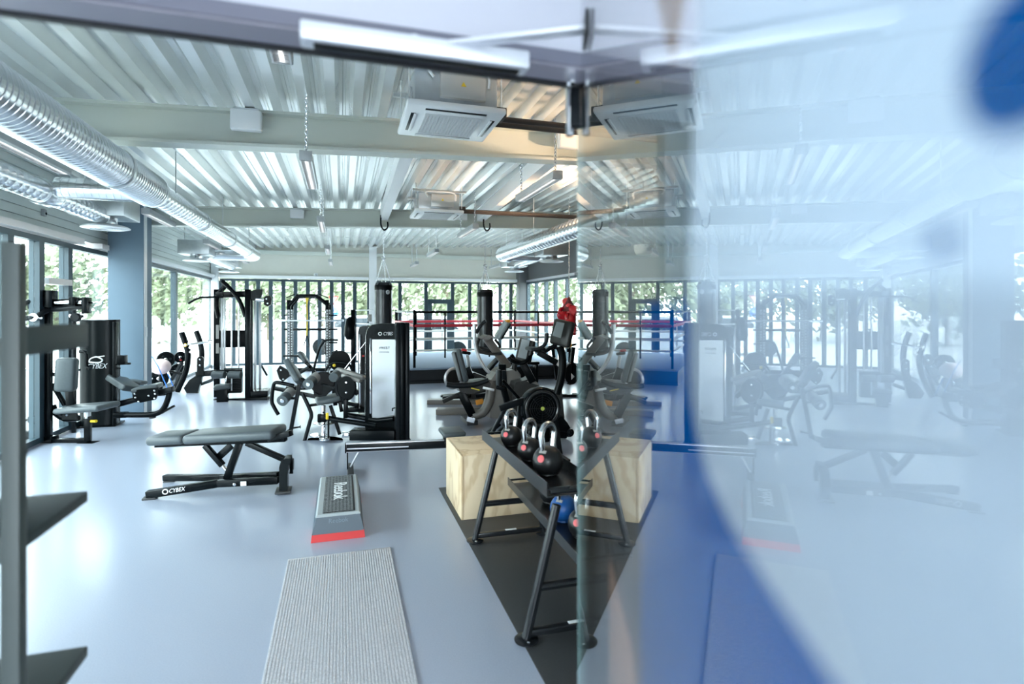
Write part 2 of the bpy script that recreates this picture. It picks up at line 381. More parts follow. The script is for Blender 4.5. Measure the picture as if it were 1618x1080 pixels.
# ------------------------------------------------------------------ lights of the place
def area(loc, rx, ry, power, col, rot, portal=False, name='added_lamp_light'):
    l = bpy.data.lights.new(name, 'AREA'); l.shape = 'RECTANGLE'; l.size = rx; l.size_y = ry; l.energy = power; l.color = col
    o = bpy.data.objects.new(name, l); C.objects.link(o); o.location = loc; o.rotation_euler = rot
    if portal: l.cycles.is_portal = True
    return o
th = math.atan2(EX.y, EX.x)
def face(nrm):                                                              # area lamp whose light leaves along nrm
    return V(nrm).to_track_quat('-Z', 'Y').to_euler()
area(st(SL-.2, 4.7, 1.2), 7.0, 2.3, 1, (1, 1, 1), face(EX), True, 'daylight_left')
area(st(SL-.2, 12.4, 1.2), 7.4, 2.3, 1, (1, 1, 1), face(EX), True, 'daylight_left_far')
area(st(1.0, TB+.2, 1.2), 8.4, 2.3, 1, (1, 1, 1), face(-D), True, 'daylight_back')
area(st(SR+.2, 14, 1.2), 3.9, 2.3, 1, (1, 1, 1), face(-EX), True, 'daylight_right')
area(st(.2, -3.9, 1.35), 4.1, 2.6, 1, (1, 1, 1), face(D), True, 'daylight_lobby')
# ------------------------------------------------------------------ outside
struct('ground', B().box(st(0, 20, -.2), 160, 160, .1), PAVE)
TREES = [(-13.5, 33, 'pale tree beyond the paving, behind the pulldown station'), (-8.6, 31, 'pale tree beyond the paving, behind the power rack'), (-3.8, 33, 'pale tree beyond the paving, behind the silver faced tower'),
         (1.2, 31, 'pale tree beyond the paving, behind the glazed back door'), (6.0, 33, 'pale tree beyond the paving, behind the plain heavy bag'), (10.8, 31, 'pale tree beyond the paving, outside the back right corner'), (15.6, 33, 'pale tree beyond the paving, far to the right of the ring'),
         (-11.5, 40, 'taller tree of the outer row, behind the olympic bench'), (-6.3, 39, 'taller tree of the outer row, behind the leg extension machine'), (-1.3, 40, 'taller tree of the outer row, beside the white back wall post'), (3.6, 39, 'taller tree of the outer row, behind the elliptical trainer'), (8.5, 40, 'taller tree of the outer row, behind the red gloves'),
         (-14, 3, 'leafy tree outside the left glazing, closest to the doorway'), (-13, 8, 'leafy tree outside the left glazing, level with the curved tower'), (-14, 13, 'leafy tree outside the left glazing, level with the pillar'), (-13, 18, 'leafy tree outside the left glazing, level with the olympic bench'),
         (-14, 23.5, 'leafy tree outside beyond the back left corner'), (16, 9, 'leafy tree outside the right wall, closest to the doorway'), (16.5, 14, 'leafy tree outside the right glazing, level with the ring'), (16, 19, 'leafy tree outside the right glazing, beyond the ring')]
for i, (a, b_, lab) in enumerate(TREES):
    p = st(a, b_, -.15); hgt = random.uniform(4.4, 5.6)*(1.35 if b_ > 38 else 1); t = thing('leafy_tree', lab, 'tree', p, 'trees outside')
    obj('trunk', B().tube([p, p+Z*hgt*.5], [.14, .09], 8), mat('bark', (.2, .16, .12), .9), t)
    b = B(); vs = []; fs = []
    for k in range(1500):                                                  # leaf sprays filling an irregular crown
        an = random.uniform(0, 6.283); u = random.uniform(-1, 1); rr = (.55+.45*random.random())*(1+.18*math.sin(3*an+i)+.15*math.sin(5*u+2*an))
        c = p+V((2.1*rr*math.cos(an)*math.sqrt(1-u*u), 2.1*rr*math.sin(an)*math.sqrt(1-u*u), hgt*.56+hgt*.46*rr*u)); sz = random.uniform(.14, .3)
        n1 = V((random.uniform(-1, 1), random.uniform(-1, 1), random.uniform(-1, 1))).normalized(); n2 = n1.orthogonal().normalized(); n3 = n1.cross(n2); o_ = len(vs)
        vs += [c+n2*sz, c+n3*sz*.5+n1*.03, c-n2*sz, c-n3*sz*.5+n1*.03]; fs.append((o_, o_+1, o_+2, o_+3))
    b.add(vs, fs)
    obj('crown', b, LEAF, t)
# road signs outside the back window
sp = at(527, 489, 18.4); sp.z = 0
t = K('road_sign', 'give way sign over a blue arrow disc on a post outside', 'sign', sp-Z*.15)
t.cyl('post', ALU, sp-Z*.15, V((sp.x, sp.y, 2.05)), .025)
def tri(c, r, th=.02): return B().prism([c+EX*(-r)+Z*r*.58, c+EX*r+Z*r*.58, c-Z*r*1.15], D*th)
t.p('border', tri(V((sp.x, sp.y, 1.85))-D*.05, .165), RED); t.p('face', tri(V((sp.x, sp.y, 1.85))-D*.065, .115), WHT)
t.disc('blue_disc', BLUE, V((sp.x, sp.y, 1.42))-D*.05, D, .16, .02)
t.p('arrow', B().bar(V((sp.x, sp.y, 1.46))-D*.066+EX*.08, V((sp.x, sp.y, 1.36))-D*.066-EX*.07, .02, .05, D), WHT)
def car(p, label, m):
    k = K('parked_car', label, 'car', p-Z*.15); L = 3.6; q = p-Z*.15
    pr = [(-1.8, .3), (-1.8, .8), (-1.5, .95), (-.9, 1.0), (-.45, 1.42), (.9, 1.42), (1.5, .95), (1.8, .85), (1.8, .3)]
    k.p('body', B().prism([q+EX*a+Z*z for a, z in pr], D*1.5), m)
    k.p('side_window', B().prism([q+EX*a+Z*z-D*.01 for a, z in [(-.8, 1.0), (-.42, 1.34), (.8, 1.34), (1.2, 1.0)]], D*.02), mat('tinted_car_glass', (.05, .06, .07), .1))
    for a in (-1.1, 1.15): k.disc('wheel', BLK2, q+EX*a+Z*.3+D*.05, D, .3, .2)
    return k
car(fl(668, 562)*1.0, 'pale grey car parked outside the glazed back door', mat('car_paint', (.6, .62, .65), .25))
car(fl(560, 565)*1.0+D*3.5, 'white car parked outside behind the power rack window', mat('white_car_paint', (.8, .8, .8), .25))

# ------------------------------------------------------------------ glass door standing open beside the camera
TA = 41/FP; HX = .0801                                                      # door plane: X = HX + TA*Y
DN = V((1, -TA, 0)).normalized(); DY = V((TA, 1, 0)).normalized()
def dp(Y, z, off=0): return V((HX+TA*Y, Y, z))+DN*off
def dY(px): return HX/((px-809)/FP-TA)
def dpix(px, py): Y = dY(px); return (Y, H-(py-HZ)*Y/FP)
door = bpy.data.objects.new('door_2', None); C.objects.link(door); door.location = dp(1.13, .02); door['kind'] = 'structure'
obj('glass_leaf', B().prism([dp(1.135, .02), dp(-.02, .02), dp(-.02, 2.25), dp(1.135, 2.25)], DN*.0045), DOORG, door, smooth=False)
EDGE = mat('green_glass_edge', (.25, .42, .40), .1)
obj('hinge_edge', B().prism([dp(1.1345, .02, .001), dp(1.1375, .02, .001), dp(1.1375, 2.25, .001), dp(1.1345, 2.25, .0005)], DN*.0035), EDGE, door, smooth=False)
WFILM = film_mat('white_vinyl_film', (.80, .88, .94), .35)
BFILM = film_mat('blue_vinyl_film', (.0005, .15, .48), .3)
OSHEET = film_mat('ochre_sheet', (.40, .19, .01), .35, 1)
PSHEET = film_mat('peach_sheet', (.78, .52, .38), .3, .8)
def film(name, poly, off, m, label): return obj(name, B().prism([dp(y, z, off) for y, z in poly], DN*.0004), m, door, smooth=False, label=label)
film('white_film', [(0.2915, 1.818), (0.2968, 1.6696), (0.3074, 1.5848), (0.3159, 1.5318), (0.3159, 1.4682), (0.3106, 1.4491), (0.301, 1.4332), (0.2809, 1.4173), (0.2491, 1.4046), (0.212, 1.3982), (0.159, 1.3919), (0.0424, 1.3887), (0.0424, 1.818)], .0054, WFILM, 'white film patch with a rounded corner')
film('blue_film', [(0.4664, 1.5053), (0.0424, 1.5053), (0.0424, 0.864), (0.4664, 0.864)], .0060, BFILM, 'blue film below the white patch')
def dot(c, r): return [(c[0]+r*math.cos(a*math.pi/12), c[1]+r*math.sin(a*math.pi/12)) for a in range(24)]
film('blue_dot', dot((0.098, 1.545), .0138), .0048, BFILM, 'large blue film dot')
film('blue_dot', dot((0.1177, 1.5145), .0028), .0048, BFILM, 'small blue dot on the door glass')  # small blue dot set on the back of the glass
film('ochre_piece', [(0.4081, 1.7332), (0.3519, 1.6537), (0.3021, 1.7014), (0.2968, 1.7332)], .0048, OSHEET, 'ochre pointed piece on the door glass')  # ochre wedge laid flat behind the pane
film('peach_tongue', [(0.6625, 1.2085), (0.5936, 1.1979), (0.5088, 1.1926), (0.4717, 1.1608), (0.4579, 1.1184), (0.4579, 0.917), (0.6784, 0.917)], .0048, PSHEET, 'peach tongue on the door glass')  # peach shape laid flat behind the pane, partly see-through
# hinge fittings and the door closer on the lintel
hg = obj('hinge_fitting', B().bar(dp(1.10, 1.86, -.006), dp(1.13, 1.96, -.006), .014, .02, DN, .003), CHAR, door)
obj('hinge_pin', B().cyl(dp(1.06, 1.93, -.016), dp(1.07, 2.03, -.016), .008), CHROME, hg)
obj('hinge_pin', B().cyl(dp(1.12, 1.85, -.016), dp(1.125, 1.95, -.016), .008), CHROME, hg)
k = K('door_closer', 'aluminium door closer rail and arm fixed on the dark lintel', 'door closer', at(650, 75, 1.0))
r0, r1 = st(-.062, .928, 1.931), st(.310, .928, 1.931)
k.p('rail', B().bar(r0, r1, .040, .030, Z, .004), mat('satin_rail', (.50, .52, .56), .35, .4))
k.p('slot', B().bar(r0+EX*.02-Z*.0165, r1-EX*.015-Z*.0165, .016, .004), BLK2)
ar = k.p('arm', B().bar(at(655, 77, .94), at(930, 46, .885), .024, .007, Z, .002), mat('satin_arm', (.55, .57, .62), .35, .4))
k.p('arm_pivot', B().cyl(at(655, 77, .94)-Z*.006, at(655, 77, .94)+Z*.02, .010), CHROME)
k.p('door_bracket', B().box(dp(.885, 1.944, -.004), .006, .06, .04, DN, DY, Z, .002), CHAR)

# ------------------------------------------------------------------ shelf rack just inside the doorway
R0 = at(37, 489, 1.0); R0.z = 0
SHM = mat('dark_shelf_grey', (.02, .03, .03), .5, 0, .1, 20); SHP = mat('shelf_post_grey', (.032, .044, .042), .5)
k = K('shelf_rack', 'dark grey open shelf rack standing beside the doorway', 'shelf', R0)
for a, t in ((0, 0), (0, .265), (-.62, 0), (-.62, .265)):
    if (a, t) == (0, .265): continue
    k.box('post', SHP, R0+EX*(a-.014)+D*t+Z*.81, .028, .028, 1.62, bev=.002)
for z in (.05, .39, .74, 1.09, 1.44):
    sh = k.box('shelf', SHM, R0+EX*(-.318)+D*.145+Z*(z-.012), .63, .26, .024, bev=.003)
    k.box('shelf_lip', SHP, R0+EX*(-.318)+D*.004+Z*(z-.02), .60, .012, .045, par=sh, bev=.002)
k.box('side_rail', SHP, R0+EX*(-.004)+D*.14+Z*1.445, .008, .26, .05, bev=.002)

# ------------------------------------------------------------------ mats on the floor
def matobj(name, label, p_far_l, wid, length, th, m, ribs=0):
    k = B(); c = p_far_l+EX*wid/2-D*length/2
    k.box(c+Z*th/2, wid, length, th, bev=min(.006, th*.4))
    o = obj(name, k, m, None, p_far_l); tag(o, label, 'mat')
    if ribs:
        b = B(); w = wid/ribs
        for i in range(ribs): b.bar(p_far_l+EX*(w*(i+.5))-D*.02+Z*(th+.001), p_far_l+EX*(w*(i+.5))-D*(length-.02)+Z*(th+.001), w*.55, .0025)
        r = obj('carpet_ribs', b, m, o); r['kind'] = 'stuff'
    return o
matobj('entrance_mat', 'pale grey ribbed entrance mat lying inside the doorway', fl(455, 885), .60, 2.3, .008, CARPET, 44)
matobj('rubber_mat', 'black rubber floor mat under the kettlebell rack and wooden box', fl(693, 771), 1.25, 3.4, .006, RUB)

# ------------------------------------------------------------------ plywood jump box
p = fl(729, 823); b = B()
k = K('jump_box', 'plywood jump box standing on the black rubber mat', 'box', p+Z*.006)
L1, L2, HB = .60, .66, .455
cc = p+EX*L2/2+D*L1/2+Z*.006
for nm, c, x, y, z in (('side_panel', cc-EX*(L2/2-.009)+Z*HB/2, .018, L1, HB), ('side_panel', cc+EX*(L2/2-.009)+Z*HB/2, .018, L1, HB),
                       ('front_panel', cc-D*(L1/2-.009)+Z*HB/2, L2-.037, .018, HB), ('back_panel', cc+D*(L1/2-.009)+Z*HB/2, L2-.037, .018, HB),
                       ('top_panel', cc+Z*(HB-.0085), L2-.038, L1-.038, .018)):
    k.box(nm, PLY, c, x, y, z, bev=.002)
sl = k.box('hand_hole', mat('dark_cut', (.08, .05, .03), .8), cc+EX*.02+D*.12+Z*(HB+.0008), .05, .13, .002, bev=.0005)

# ------------------------------------------------------------------ kettlebell rack
A0 = V((-.247, 3.626, .006)); A1 = V((.073, 2.486, .006)); ax = (A1-A0).normalized(); cr = V((-ax.y, ax.x, 0)); cr = cr if cr.x > 0 else -cr
k = K('kettlebell_rack', 'black two tier kettlebell rack of round tube on the rubber mat', 'rack', A0.copy())
RT = mat('rack_gloss_black', (.012, .014, .017), .18)
for base, sg in ((A0, 1), (A1, -1)):
    ft = base+ax*.03*sg
    k.tube('leg', RT, [ft+Z*.012, ft+cr*.145+Z*.60], .021, n=14); f2 = ft+cr*.47
    k.tube('leg', RT, [f2+Z*.012, f2-cr*.10+Z*.60], .021, n=14)
    for q in (ft, f2):
        fp = k.p('foot_plate', B().lathe([(.05, 0), (.055, .004), (.055, .009), (.03, .014)], q, Z), RT)
        for sgn in (-1, 1): k.p('bolt', B().lathe([(.008, 0), (.008, .006), (.004, .009)], q+ax*.036*sgn+Z*.009, Z, 8), CHROME, fp)
    k.tube('crossbar', RT, [ft+cr*.06+Z*.235, f2-cr*.045+Z*.235], .019, n=12)
    fb = k.bar('floor_bar', RT, ft+Z*.035, f2+Z*.035, .03, .03)
    k.box('label_plate', INK, ft+cr*.24-ax*.0+Z*.052, .075, .02, .002, par=fb, bev=.0005, ax=cr, ay=ax)
def tray(zc, off, wid, skew, h, ext):
    a, c = A0+cr*off-ax*ext+Z*zc, A1+cr*(off+skew)+ax*ext+Z*zc
    m = mat('tray_black', (.02, .022, .024), .3)
    t = k.p('tray', B().bar(a+cr*wid/2, c+cr*wid/2, wid, .004), m)
    k.p('tray_lip', B().bar(a+Z*(h/2-.006), c+Z*(h/2-.006), .004, h), m, t)
    k.p('tray_lip', B().bar(a+cr*wid+Z*(h/2-.006), c+cr*wid+Z*(h/2-.006), .004, h), m, t)
    for e in (a, c): k.p('tray_end', B().bar(e+cr*.004+Z*h*.5, e+cr*(wid-.004)+Z*h*.5, .012, .010), RT, t)
    return a, c
ua, uc = tray(.652, .055, .235, .035, .068, .0)
la, lc = tray(.335, .235, .27, 0, .05, .02)
k.box('end_bracket', RT, uc+cr*.115-Z*.0-ax*.01+Z*.02, .20, .016, .03, ax=cr, ay=ax)
def kettlebell(px, py, Y, tr, label, band, m=None, r=.075, wid=.235, turn=-.55):
    a, c = tr; f = (at(px, py, Y).y-a.y)/(c.y-a.y); base = a+(c-a)*f; base = base+cr*(wid*.5)+Z*.002
    q = K('kettlebell', label, 'kettlebell', base, 'kettlebells on the rack')
    ctr = base+Z*r*.93
    prof = [(r*.55, 0), (r*.72, r*.14)]+[(r*math.cos(x), r*.93+r*math.sin(x)) for x in [i*.2-.8 for i in range(11)]]
    prof = [(rr, z) for rr, z in prof]
    q.p('ball', B().lathe(prof, base, Z, 28), m or BAGM_K)
    hx = (cr*math.cos(turn)+ax*math.sin(turn)).normalized(); t = ctr+Z*r*.75
    w = r*.66; arc = [t-hx*w*.75, t-hx*w*.92+Z*r*.55, t-hx*w+Z*r*1.1, t-hx*w*.6+Z*r*1.52, t+Z*r*1.64, t+hx*w*.6+Z*r*1.52, t+hx*w+Z*r*1.1, t+hx*w*.92+Z*r*.55, t+hx*w*.75]
    q.tube('handle', CHROME, arc, r*.19, k=4, n=12)
    fc = (-cr*.75-D*.66).normalized()
    q.disc('badge', band, ctr+(fc+Z*.35).normalized()*r*.985, (fc+Z*.35).normalized(), r*.24, r*.06, n=18)
    q.p('plate', B().box(ctr+(fc*.75+Z*.8).normalized()*r*.97, r*.5, r*.08, r*.22, Z.cross(fc), (fc*.75+Z*.8).normalized(), (Z*.75-fc*.8).normalized(), r*.02), PADL)
    return q
BAGM_K = mat('kettlebell_black', (.012, .013, .014), .33)
REDB = mat('red_badge', (.75, .06, .07), .3)
kettlebell(801, 689, 3.40, (ua, uc), 'black kettlebell with red badge nearest the far end of the top tray', REDB, r=.066)
kettlebell(830, 708, 3.07, (ua, uc), 'black kettlebell with red badge in the middle of the top tray', REDB, r=.068)
kettlebell(857, 732, 2.80, (ua, uc), 'large black kettlebell with red badge nearest the near end of the top tray', REDB, r=.078)
kettlebell(866, 785, 3.02, (la, lc), 'kettlebell with a blue ball on the lower tray', REDB, mat('kettlebell_blue', (.01, .09, .32), .35), r=.075, wid=.24)
kettlebell(905, 830, 2.80, (la, lc), 'black kettlebell with red badge on the lower tray nearest the front legs', REDB, r=.075, wid=.27)
kettlebell(880, 800, 3.3, (la, lc), 'black kettlebell with red badge on the lower tray behind the blue one', REDB, r=.07, wid=.3)

# ------------------------------------------------------------------ aerobic step
p = fl(491, 858); Wd, Ls, Hs = .338, .93, .165
k = K('aerobic_step', 'grey and blue aerobic step with red feet and black grip top', 'step', p)
c = p+EX*Wd/2+D*Ls/2
def frus(c, x0, y0, z0, x1, y1, z1):
    lo = [c+EX*a*x0/2+D*b_*y0/2+Z*z0 for a, b_ in ((-1, -1), (1, -1), (1, 1), (-1, 1))]; hi = [c+EX*a*x1/2+D*b_*y1/2+Z*z1 for a, b_ in ((-1, -1), (1, -1), (1, 1), (-1, 1))]
    return B().add(lo+hi, [(3, 2, 1, 0), (4, 5, 6, 7)]+[(i, (i+1) % 4, 4+(i+1) % 4, 4+i) for i in range(4)])
for sg in (-1, 1): k.p('red_riser', frus(c+D*sg*(Ls/2-.12), Wd, .24, 0, Wd-.012, .232, .048), RED)
k.p('body', frus(c, Wd-.012, Ls-.008, .048, .272, Ls-.05, Hs-.012), STEPB)
k.p('rim', frus(c, .285, Ls-.045, Hs-.014, .262, Ls-.07, Hs), STEPT)
k.p('grip_top', B().box(c+EX*.004+Z*(Hs+.0015), .205, Ls-.10, .003, bev=.001), STEPG)
g = B()
hx_, hy_ = .095, Ls/2-.06
for sg in (-1, 1):
    for i in range(-30, 31):                                               # two families of diagonal grip lines, clipped to the top
        seg = []
        x0 = -hx_; y0 = i*.028-sg*.5*(-hx_)*-1; y1 = y0+sg*1.2*hx_
        lo, hi = 0.0, 1.0
        if abs(y1-y0) > 1e-6:
            ta, tb = sorted(((-hy_-y0)/(y1-y0), (hy_-y0)/(y1-y0))); lo, hi = max(lo, ta), min(hi, tb)
        if hi-lo > .02:
            f = lambda t_: c+EX*(x0+2*hx_*t_)+D*(y0+(y1-y0)*t_)+Z*(Hs+.0035)
            g.bar(f(lo), f(hi), .0035, .002)
o = k.p('grip_studs', g, mat('grip_stud_grey', (.22, .24, .25), .5)); o['kind'] = 'stuff'
text('lettering', 'Reebok', .135, c+EX*.008+D*.03+Z*(Hs+.006), -D, EX, INK, k.o, .001, spacing=.92)
text('end_lettering', 'Reebok', .04, c-D*(Ls/2-.012)+Z*.125, EX, Z*.9+D*.2, mat('embossed_blue_grey', (.09, .15, .20), .4), k.o, .001)

# ------------------------------------------------------------------ flat exercise bench
Yb = 4.62
k = K('exercise_bench', 'adjustable flat bench with grey padded top on a black steel frame', 'bench', fl(300, 775))
k.slab('seat_pad', PAD, at(246, 692, 4.66), at(303, 689, 4.64), .27, .075, side=D, bev=.03)
k.slab('back_pad', PAD, at(303.5, 689, 4.64), at(442, 681, 4.6), .29, .075, side=D, bev=.03)
k.bar('pad_beam', BLK, at(247, 701, 4.62), at(452, 692, 4.58), .06, .05)
k.bar('pad_beam_end', CHAR, at(425, 692, 4.58), at(460, 684, 4.56), .07, .045)
k.bar('main_post', BLK, at(357, 760, 4.58), at(379, 699, 4.6), .055, .055)
k.bar('brace', BLK, at(324, 703, 4.6), at(352, 735, 4.6), .045, .04)
k.tube('adjuster_tube', CHROME, [at(350, 733, 4.6), at(360, 746, 4.6)], .013)
k.bar('adjuster_plate', BLK, at(345, 722, 4.62), at(366, 703, 4.62), .012, .06)
k.bar('rear_strut', BLK, at(390, 699, 4.6), at(449, 725, 4.6), .05, .04)
nb = k.p('base_leg', B().bar(at(232, 781, 4.42), at(345, 763, 4.5), .055, .06, bev=.006).bar(at(344, 763.2, 4.5), at(440, 758, 4.55), .055, .055, bev=.004), BLK)
fb = k.p('base_leg', B().bar(at(260, 754, 4.87), at(352, 754, 4.74), .055, .05, bev=.006).bar(at(350, 754.2, 4.74), at(440, 750, 4.62), .055, .05, bev=.004), BLK)
k.box('rubber_foot', RUB, at(237, 787, 4.42)+Z*.0, .10, .07, .025, par=nb); k.box('rubber_foot', RUB, at(268, 761, 4.87), .09, .07, .03, par=fb)
pr = [(441, 776), (441, 738), (444, 728), (452, 724), (459, 724), (459, 731), (455, 736), (454, 776)]
k.p('rear_upright', B().prism([at(a, b_, 4.52) for a, b_ in pr], D*.13), BLK)
k.box('rear_foot', RUB, at(447, 777, 4.52)+D*.05, .12, .16, .018)
k.disc('transport_wheel', BLK2, at(461, 733, 4.66), EX, .055, .03); k.p('wheel_bracket', B().prism([at(457, 748, 4.6), at(463, 748, 4.6), at(461, 716, 4.6)], D*.03), BLK)
for x, y in ((310, 698.5), (375, 696)): k.disc('bolt', CHROME, at(x, y, 4.585), D, .012, .012, n=12)
k.disc('bolt', CHROME, at(370.5, 765, 4.47), D, .012, .012, n=12)
k.p('tag', B().bar(at(380, 764, 4.483), at(389, 763.5, 4.487), .003, .035), INK); k.p('tag', B().bar(at(390, 752, 4.66), at(408, 751, 4.655), .003, .033), INK)
text('lettering', 'CYBEX', .045, at(279, 774, 4.405), at(345, 763, 4.47)-at(232, 781, 4.39), Z, INK, k.o, .001, .3, sx=.85)
k.p('emblem', B().ring(at(261, 776.5, 4.41), -D, .018, .004, 16, 6), INK)

# ------------------------------------------------------------------ selector leg machines
def P(Y0): return lambda px, py, dy=0: at(px, py, Y0+dy)
def leg_machine(Y0, ox, oy, sc, label, full):
    """seated leg machine: silver faced weight tower on the right, pads and rollers on the left"""
    q = lambda px, py, dy=0: at(ox+(px-ox)*1.0, py, Y0+dy)
    return q
q = P(6.4)
k = K('leg_curl_machine', 'seated leg curl machine with silver faced weight tower and grey roller pads', 'gym machine', V((q(560, 690).x, 6.4, 0)))
FACE = mat('brushed_silver_panel', (.60, .61, .63), .16, .75)
# tower
tw = k.p('tower_frame', B().prism([q(577, 660), q(578, 530), q(581, 519), q(588, 513), q(600, 511), q(626, 511), q(626, 694), q(577, 690)], D*.12), BLK)
fp = k.p('face_panel', B().prism([q(588, 660, -.006), q(588, 536, -.006), q(625, 536, -.006), q(625, 660, -.006)], D*.01), FACE, tw)
k.bar('edge_strip', CHROME, q(585.5, 657, -.012), q(585.5, 534, -.012), .022, .01, tw)
text('lettering', 'CYBEX', .055, q(614, 527, -.012), EX, Z, INK, k.o, .002, .25, sx=.72)
k.p('emblem', B().ring(q(600.5, 527, -.012), -D, .017, .005, 16, 6), INK)
text('lettering', 'PRESTIGE', .038, q(612.5, 549.5, -.014), EX, Z, INKD, k.o, .001, spacing=1.25)
text('lettering', 'SEATED LEG CURL', .018, q(611, 556, -.014), EX, Z, INKD, k.o, .001, spacing=1.2)
for nm, a, d_, m in (('tower_column', 628.0, -.10, CHAR), ('tower_column', 635, -.13, BLK), ('tower_column', 642.5, -.10, CHAR)):
    k.bar(nm, m, q(a, 694, d_), q(a, 509, d_), .052, .16, up=D, bev=.012)
k.box('column_foot', BLK, q(635, 694, -.1), .18, .28, .03); k.bar('base_box', BLK, q(556, 685, -.1), q(626, 685, -.1), .2, .105)
k.tube('pull_pin', BLK, [q(624, 644, -.12), q(620, 645, -.14), q(620, 649, -.14)], .008)
# seat and pads
k.slab('back_pad', PAD, q(457, 573, .1), q(476, 607, .0), .30, .07, side=D)
k.slab('seat_pad', PAD, q(499, 634), q(536, 626, .1), .34, .06, side=D)
k.slab('thigh_pad', PADL, q(534, 583, .25), q(577, 597, .2), .14, .05, side=D); k.slab('thigh_pad', PADL, q(541, 592, .0), q(571, 602, .0), .14, .045, side=D)
k.cyl('thigh_roll', PAD, q(527, 596, .05), q(536, 587, .3), .055)
def roller(a, b, r):
    o = k.cyl('roller_pad', PAD, a, a.lerp(b, .46), r, n=22); k.cyl('roller_sleeve', PADL, a.lerp(b, .48), b, r*.97, o, n=22)
    k.disc('roller_cap', CHROME, a-(b-a).normalized()*.004, a-b, r*.4, .012, o, 16)
roller(q(487, 607, -.12), q(500, 595, .12), .062); roller(q(446, 633, -.12), q(459, 619, .12), .062)
k.bar('lever_arm', CHAR, q(475, 596), q(459, 683), .045, .05); k.bar('lever_end', BLK, q(452, 684), q(461, 679), .04, .05)
k.cyl('lever_stub', BLK, q(448, 629), q(470, 629), .014); k.cyl('lever_knob', BLK, q(462, 676), q(474, 674), .010); k.disc('knob_end', BLK, q(474.5, 674), EX, .018, .01)
k.tube('hand_lever', BLK, [q(464, 609), q(438, 604), q(432, 610), q(429.5, 632), q(432, 641), q(440, 655)], .021, k=4)
k.tube('front_leg', CHAR, [q(478, 622), q(489, 645), q(492, 656), q(489, 668), q(481, 697)], .022, k=5); k.disc('floor_foot', CHROME, q(481, 698), Z, .05, .016)
k.disc('cam_disc', BLK2, q(510, 605, .12), D, .135, .04, n=36); k.p('cam_wedge', B().prism([q(493, 598, .1), q(528, 611, .1), q(512, 629, .1), q(496, 625, .1)], D*.04), BLK2)
k.p('cable_cover', B().bar(q(500, 604, .1), q(528, 613, .1), .012, .02), CHAR)
hp = [(547+14*math.cos(a), 611+(19 if math.sin(a) > 0 else 17)*math.sin(a)) for a in [i*math.pi/12 for i in range(24)]]
pl = k.p('pivot_housing', B().prism([q(x, y, -.1) for x, y in hp], D*.12), BLK2)
k.p('pivot_rim', B().tube([q(547+(x-547)*1.05-1, 611+(y-611)*1.05, -.02) for x, y in hp], .02, 8, True), CHAR, pl)
for y in (604, 620): k.disc('bolt', CHROME, q(547, y, -.105), D, .012, .012, pl, 12)
k.bar('housing_post', BLK, q(546.5, 630, -.05), q(546, 660, -.05), .05, .05); k.bar('housing_post', BLK, q(536, 630, .15), q(540, 650, .15), .04, .04)
k.tube('support_arm', BLK, [q(505, 658, -.1), q(540, 664, -.12), q(594, 672, -.14)], .028); k.tube('support_arm', BLK, [q(548, 655, .1), q(597, 664, .0), q(622, 661, -.05)], .03)
k.box('yellow_grip', YEL, q(517, 657, -.15), .03, .03, .075, bev=.008)
k.p('arm_collar', B().box(q(509, 660, -.1), .10, .08, .09, bev=.01), BLK)
k.cyl('seat_post', CHROME, q(511, 640), q(511, 690), .026); k.disc('post_flange', CHROME, q(512, 668), Z, .12, .012)
k.cyl('pivot_post', BLK, q(519, 658, -.1), q(519, 692, -.1), .011)
k.bar('rear_strut', BLK, q(522, 640), q(537, 686), .04, .03)
fb = k.p('base_plate', B().prism([q(514+28*math.cos(a), 696.5+5*math.sin(a)) for a in [i*math.pi/10 for i in range(20)]], Z*.02), CHROME)
k.disc('base_disc', CHROME, q(503, 687), Z, .095, .016, fb); k.disc('base_disc', CHROME, q(513, 693, -.1), Z, .06, .03, fb); k.box('base_block', CHROME, q(548, 686, -.05), .11, .1, .05, fb)
k.bar('link_arm', BLK, q(476, 598, .05), q(500, 612, .1), .04, .04); k.bar('seat_frame', BLK, q(490, 640, .05), q(540, 632, .1), .05, .03)
# second machine behind it
q = P(8.0)
k = K('leg_extension_machine', 'leg extension machine standing behind the seated leg curl machine', 'gym machine', V((q(540, 640).x, 8.0, 0)))
tw = k.p('tower_frame', B().prism([q(566, 652), q(566, 524), q(568, 517), q(573, 515), q(620, 513), q(620, 652)], D*.14), CHAR)
k.bar('edge_strip', CHROME, q(569, 648, -.02), q(569, 528, -.02), .03, .012, tw)
dp_ = k.p('instruction_panel', B().prism([q(571, 556, -.012), q(577, 556, -.012), q(577, 590, -.012), q(571, 590, -.012)], D*.01), BLK2, tw)
k.box('red_mark', RED, q(574, 562, -.02), .03, .008, .02, dp_, .002)
k.disc('cam_disc', BLK2, q(537, 570, .05), D, .15, .05, n=36); k.p('cam_lug', B().prism([q(524, 556, .05), q(533, 552, .05), q(536, 560, .05), q(526, 564, .05)], D*.04), BLK2)
k.disc('yellow_cap', YEL, q(528, 577, -.02), D, .022, .03)
k.tube('cam_guard', BLK, [q(515, 585), q(519, 577), q(530, 572), q(550, 575), q(556, 584)], .018, k=4)
k.slab('back_pad', PAD, q(474, 556), q(484, 572), .3, .06, side=D); k.bar('pad_stem', BLK, q(483, 570), q(498, 589), .04, .04)
k.bar('side_arm', BLK, q(471, 590), q(492, 578), .04, .05)
k.p('side_plate', B().prism([q(437, 585, .1), q(442, 577, .1), q(456, 585, .1), q(458, 594, .1), q(447, 603, .1), q(441, 598, .1)], D*.05), BLK2)
for x, y in ((444, 584.5), (448, 599)): k.disc('bolt', CHROME, q(x, y, .09), D, .012, .012, n=10)
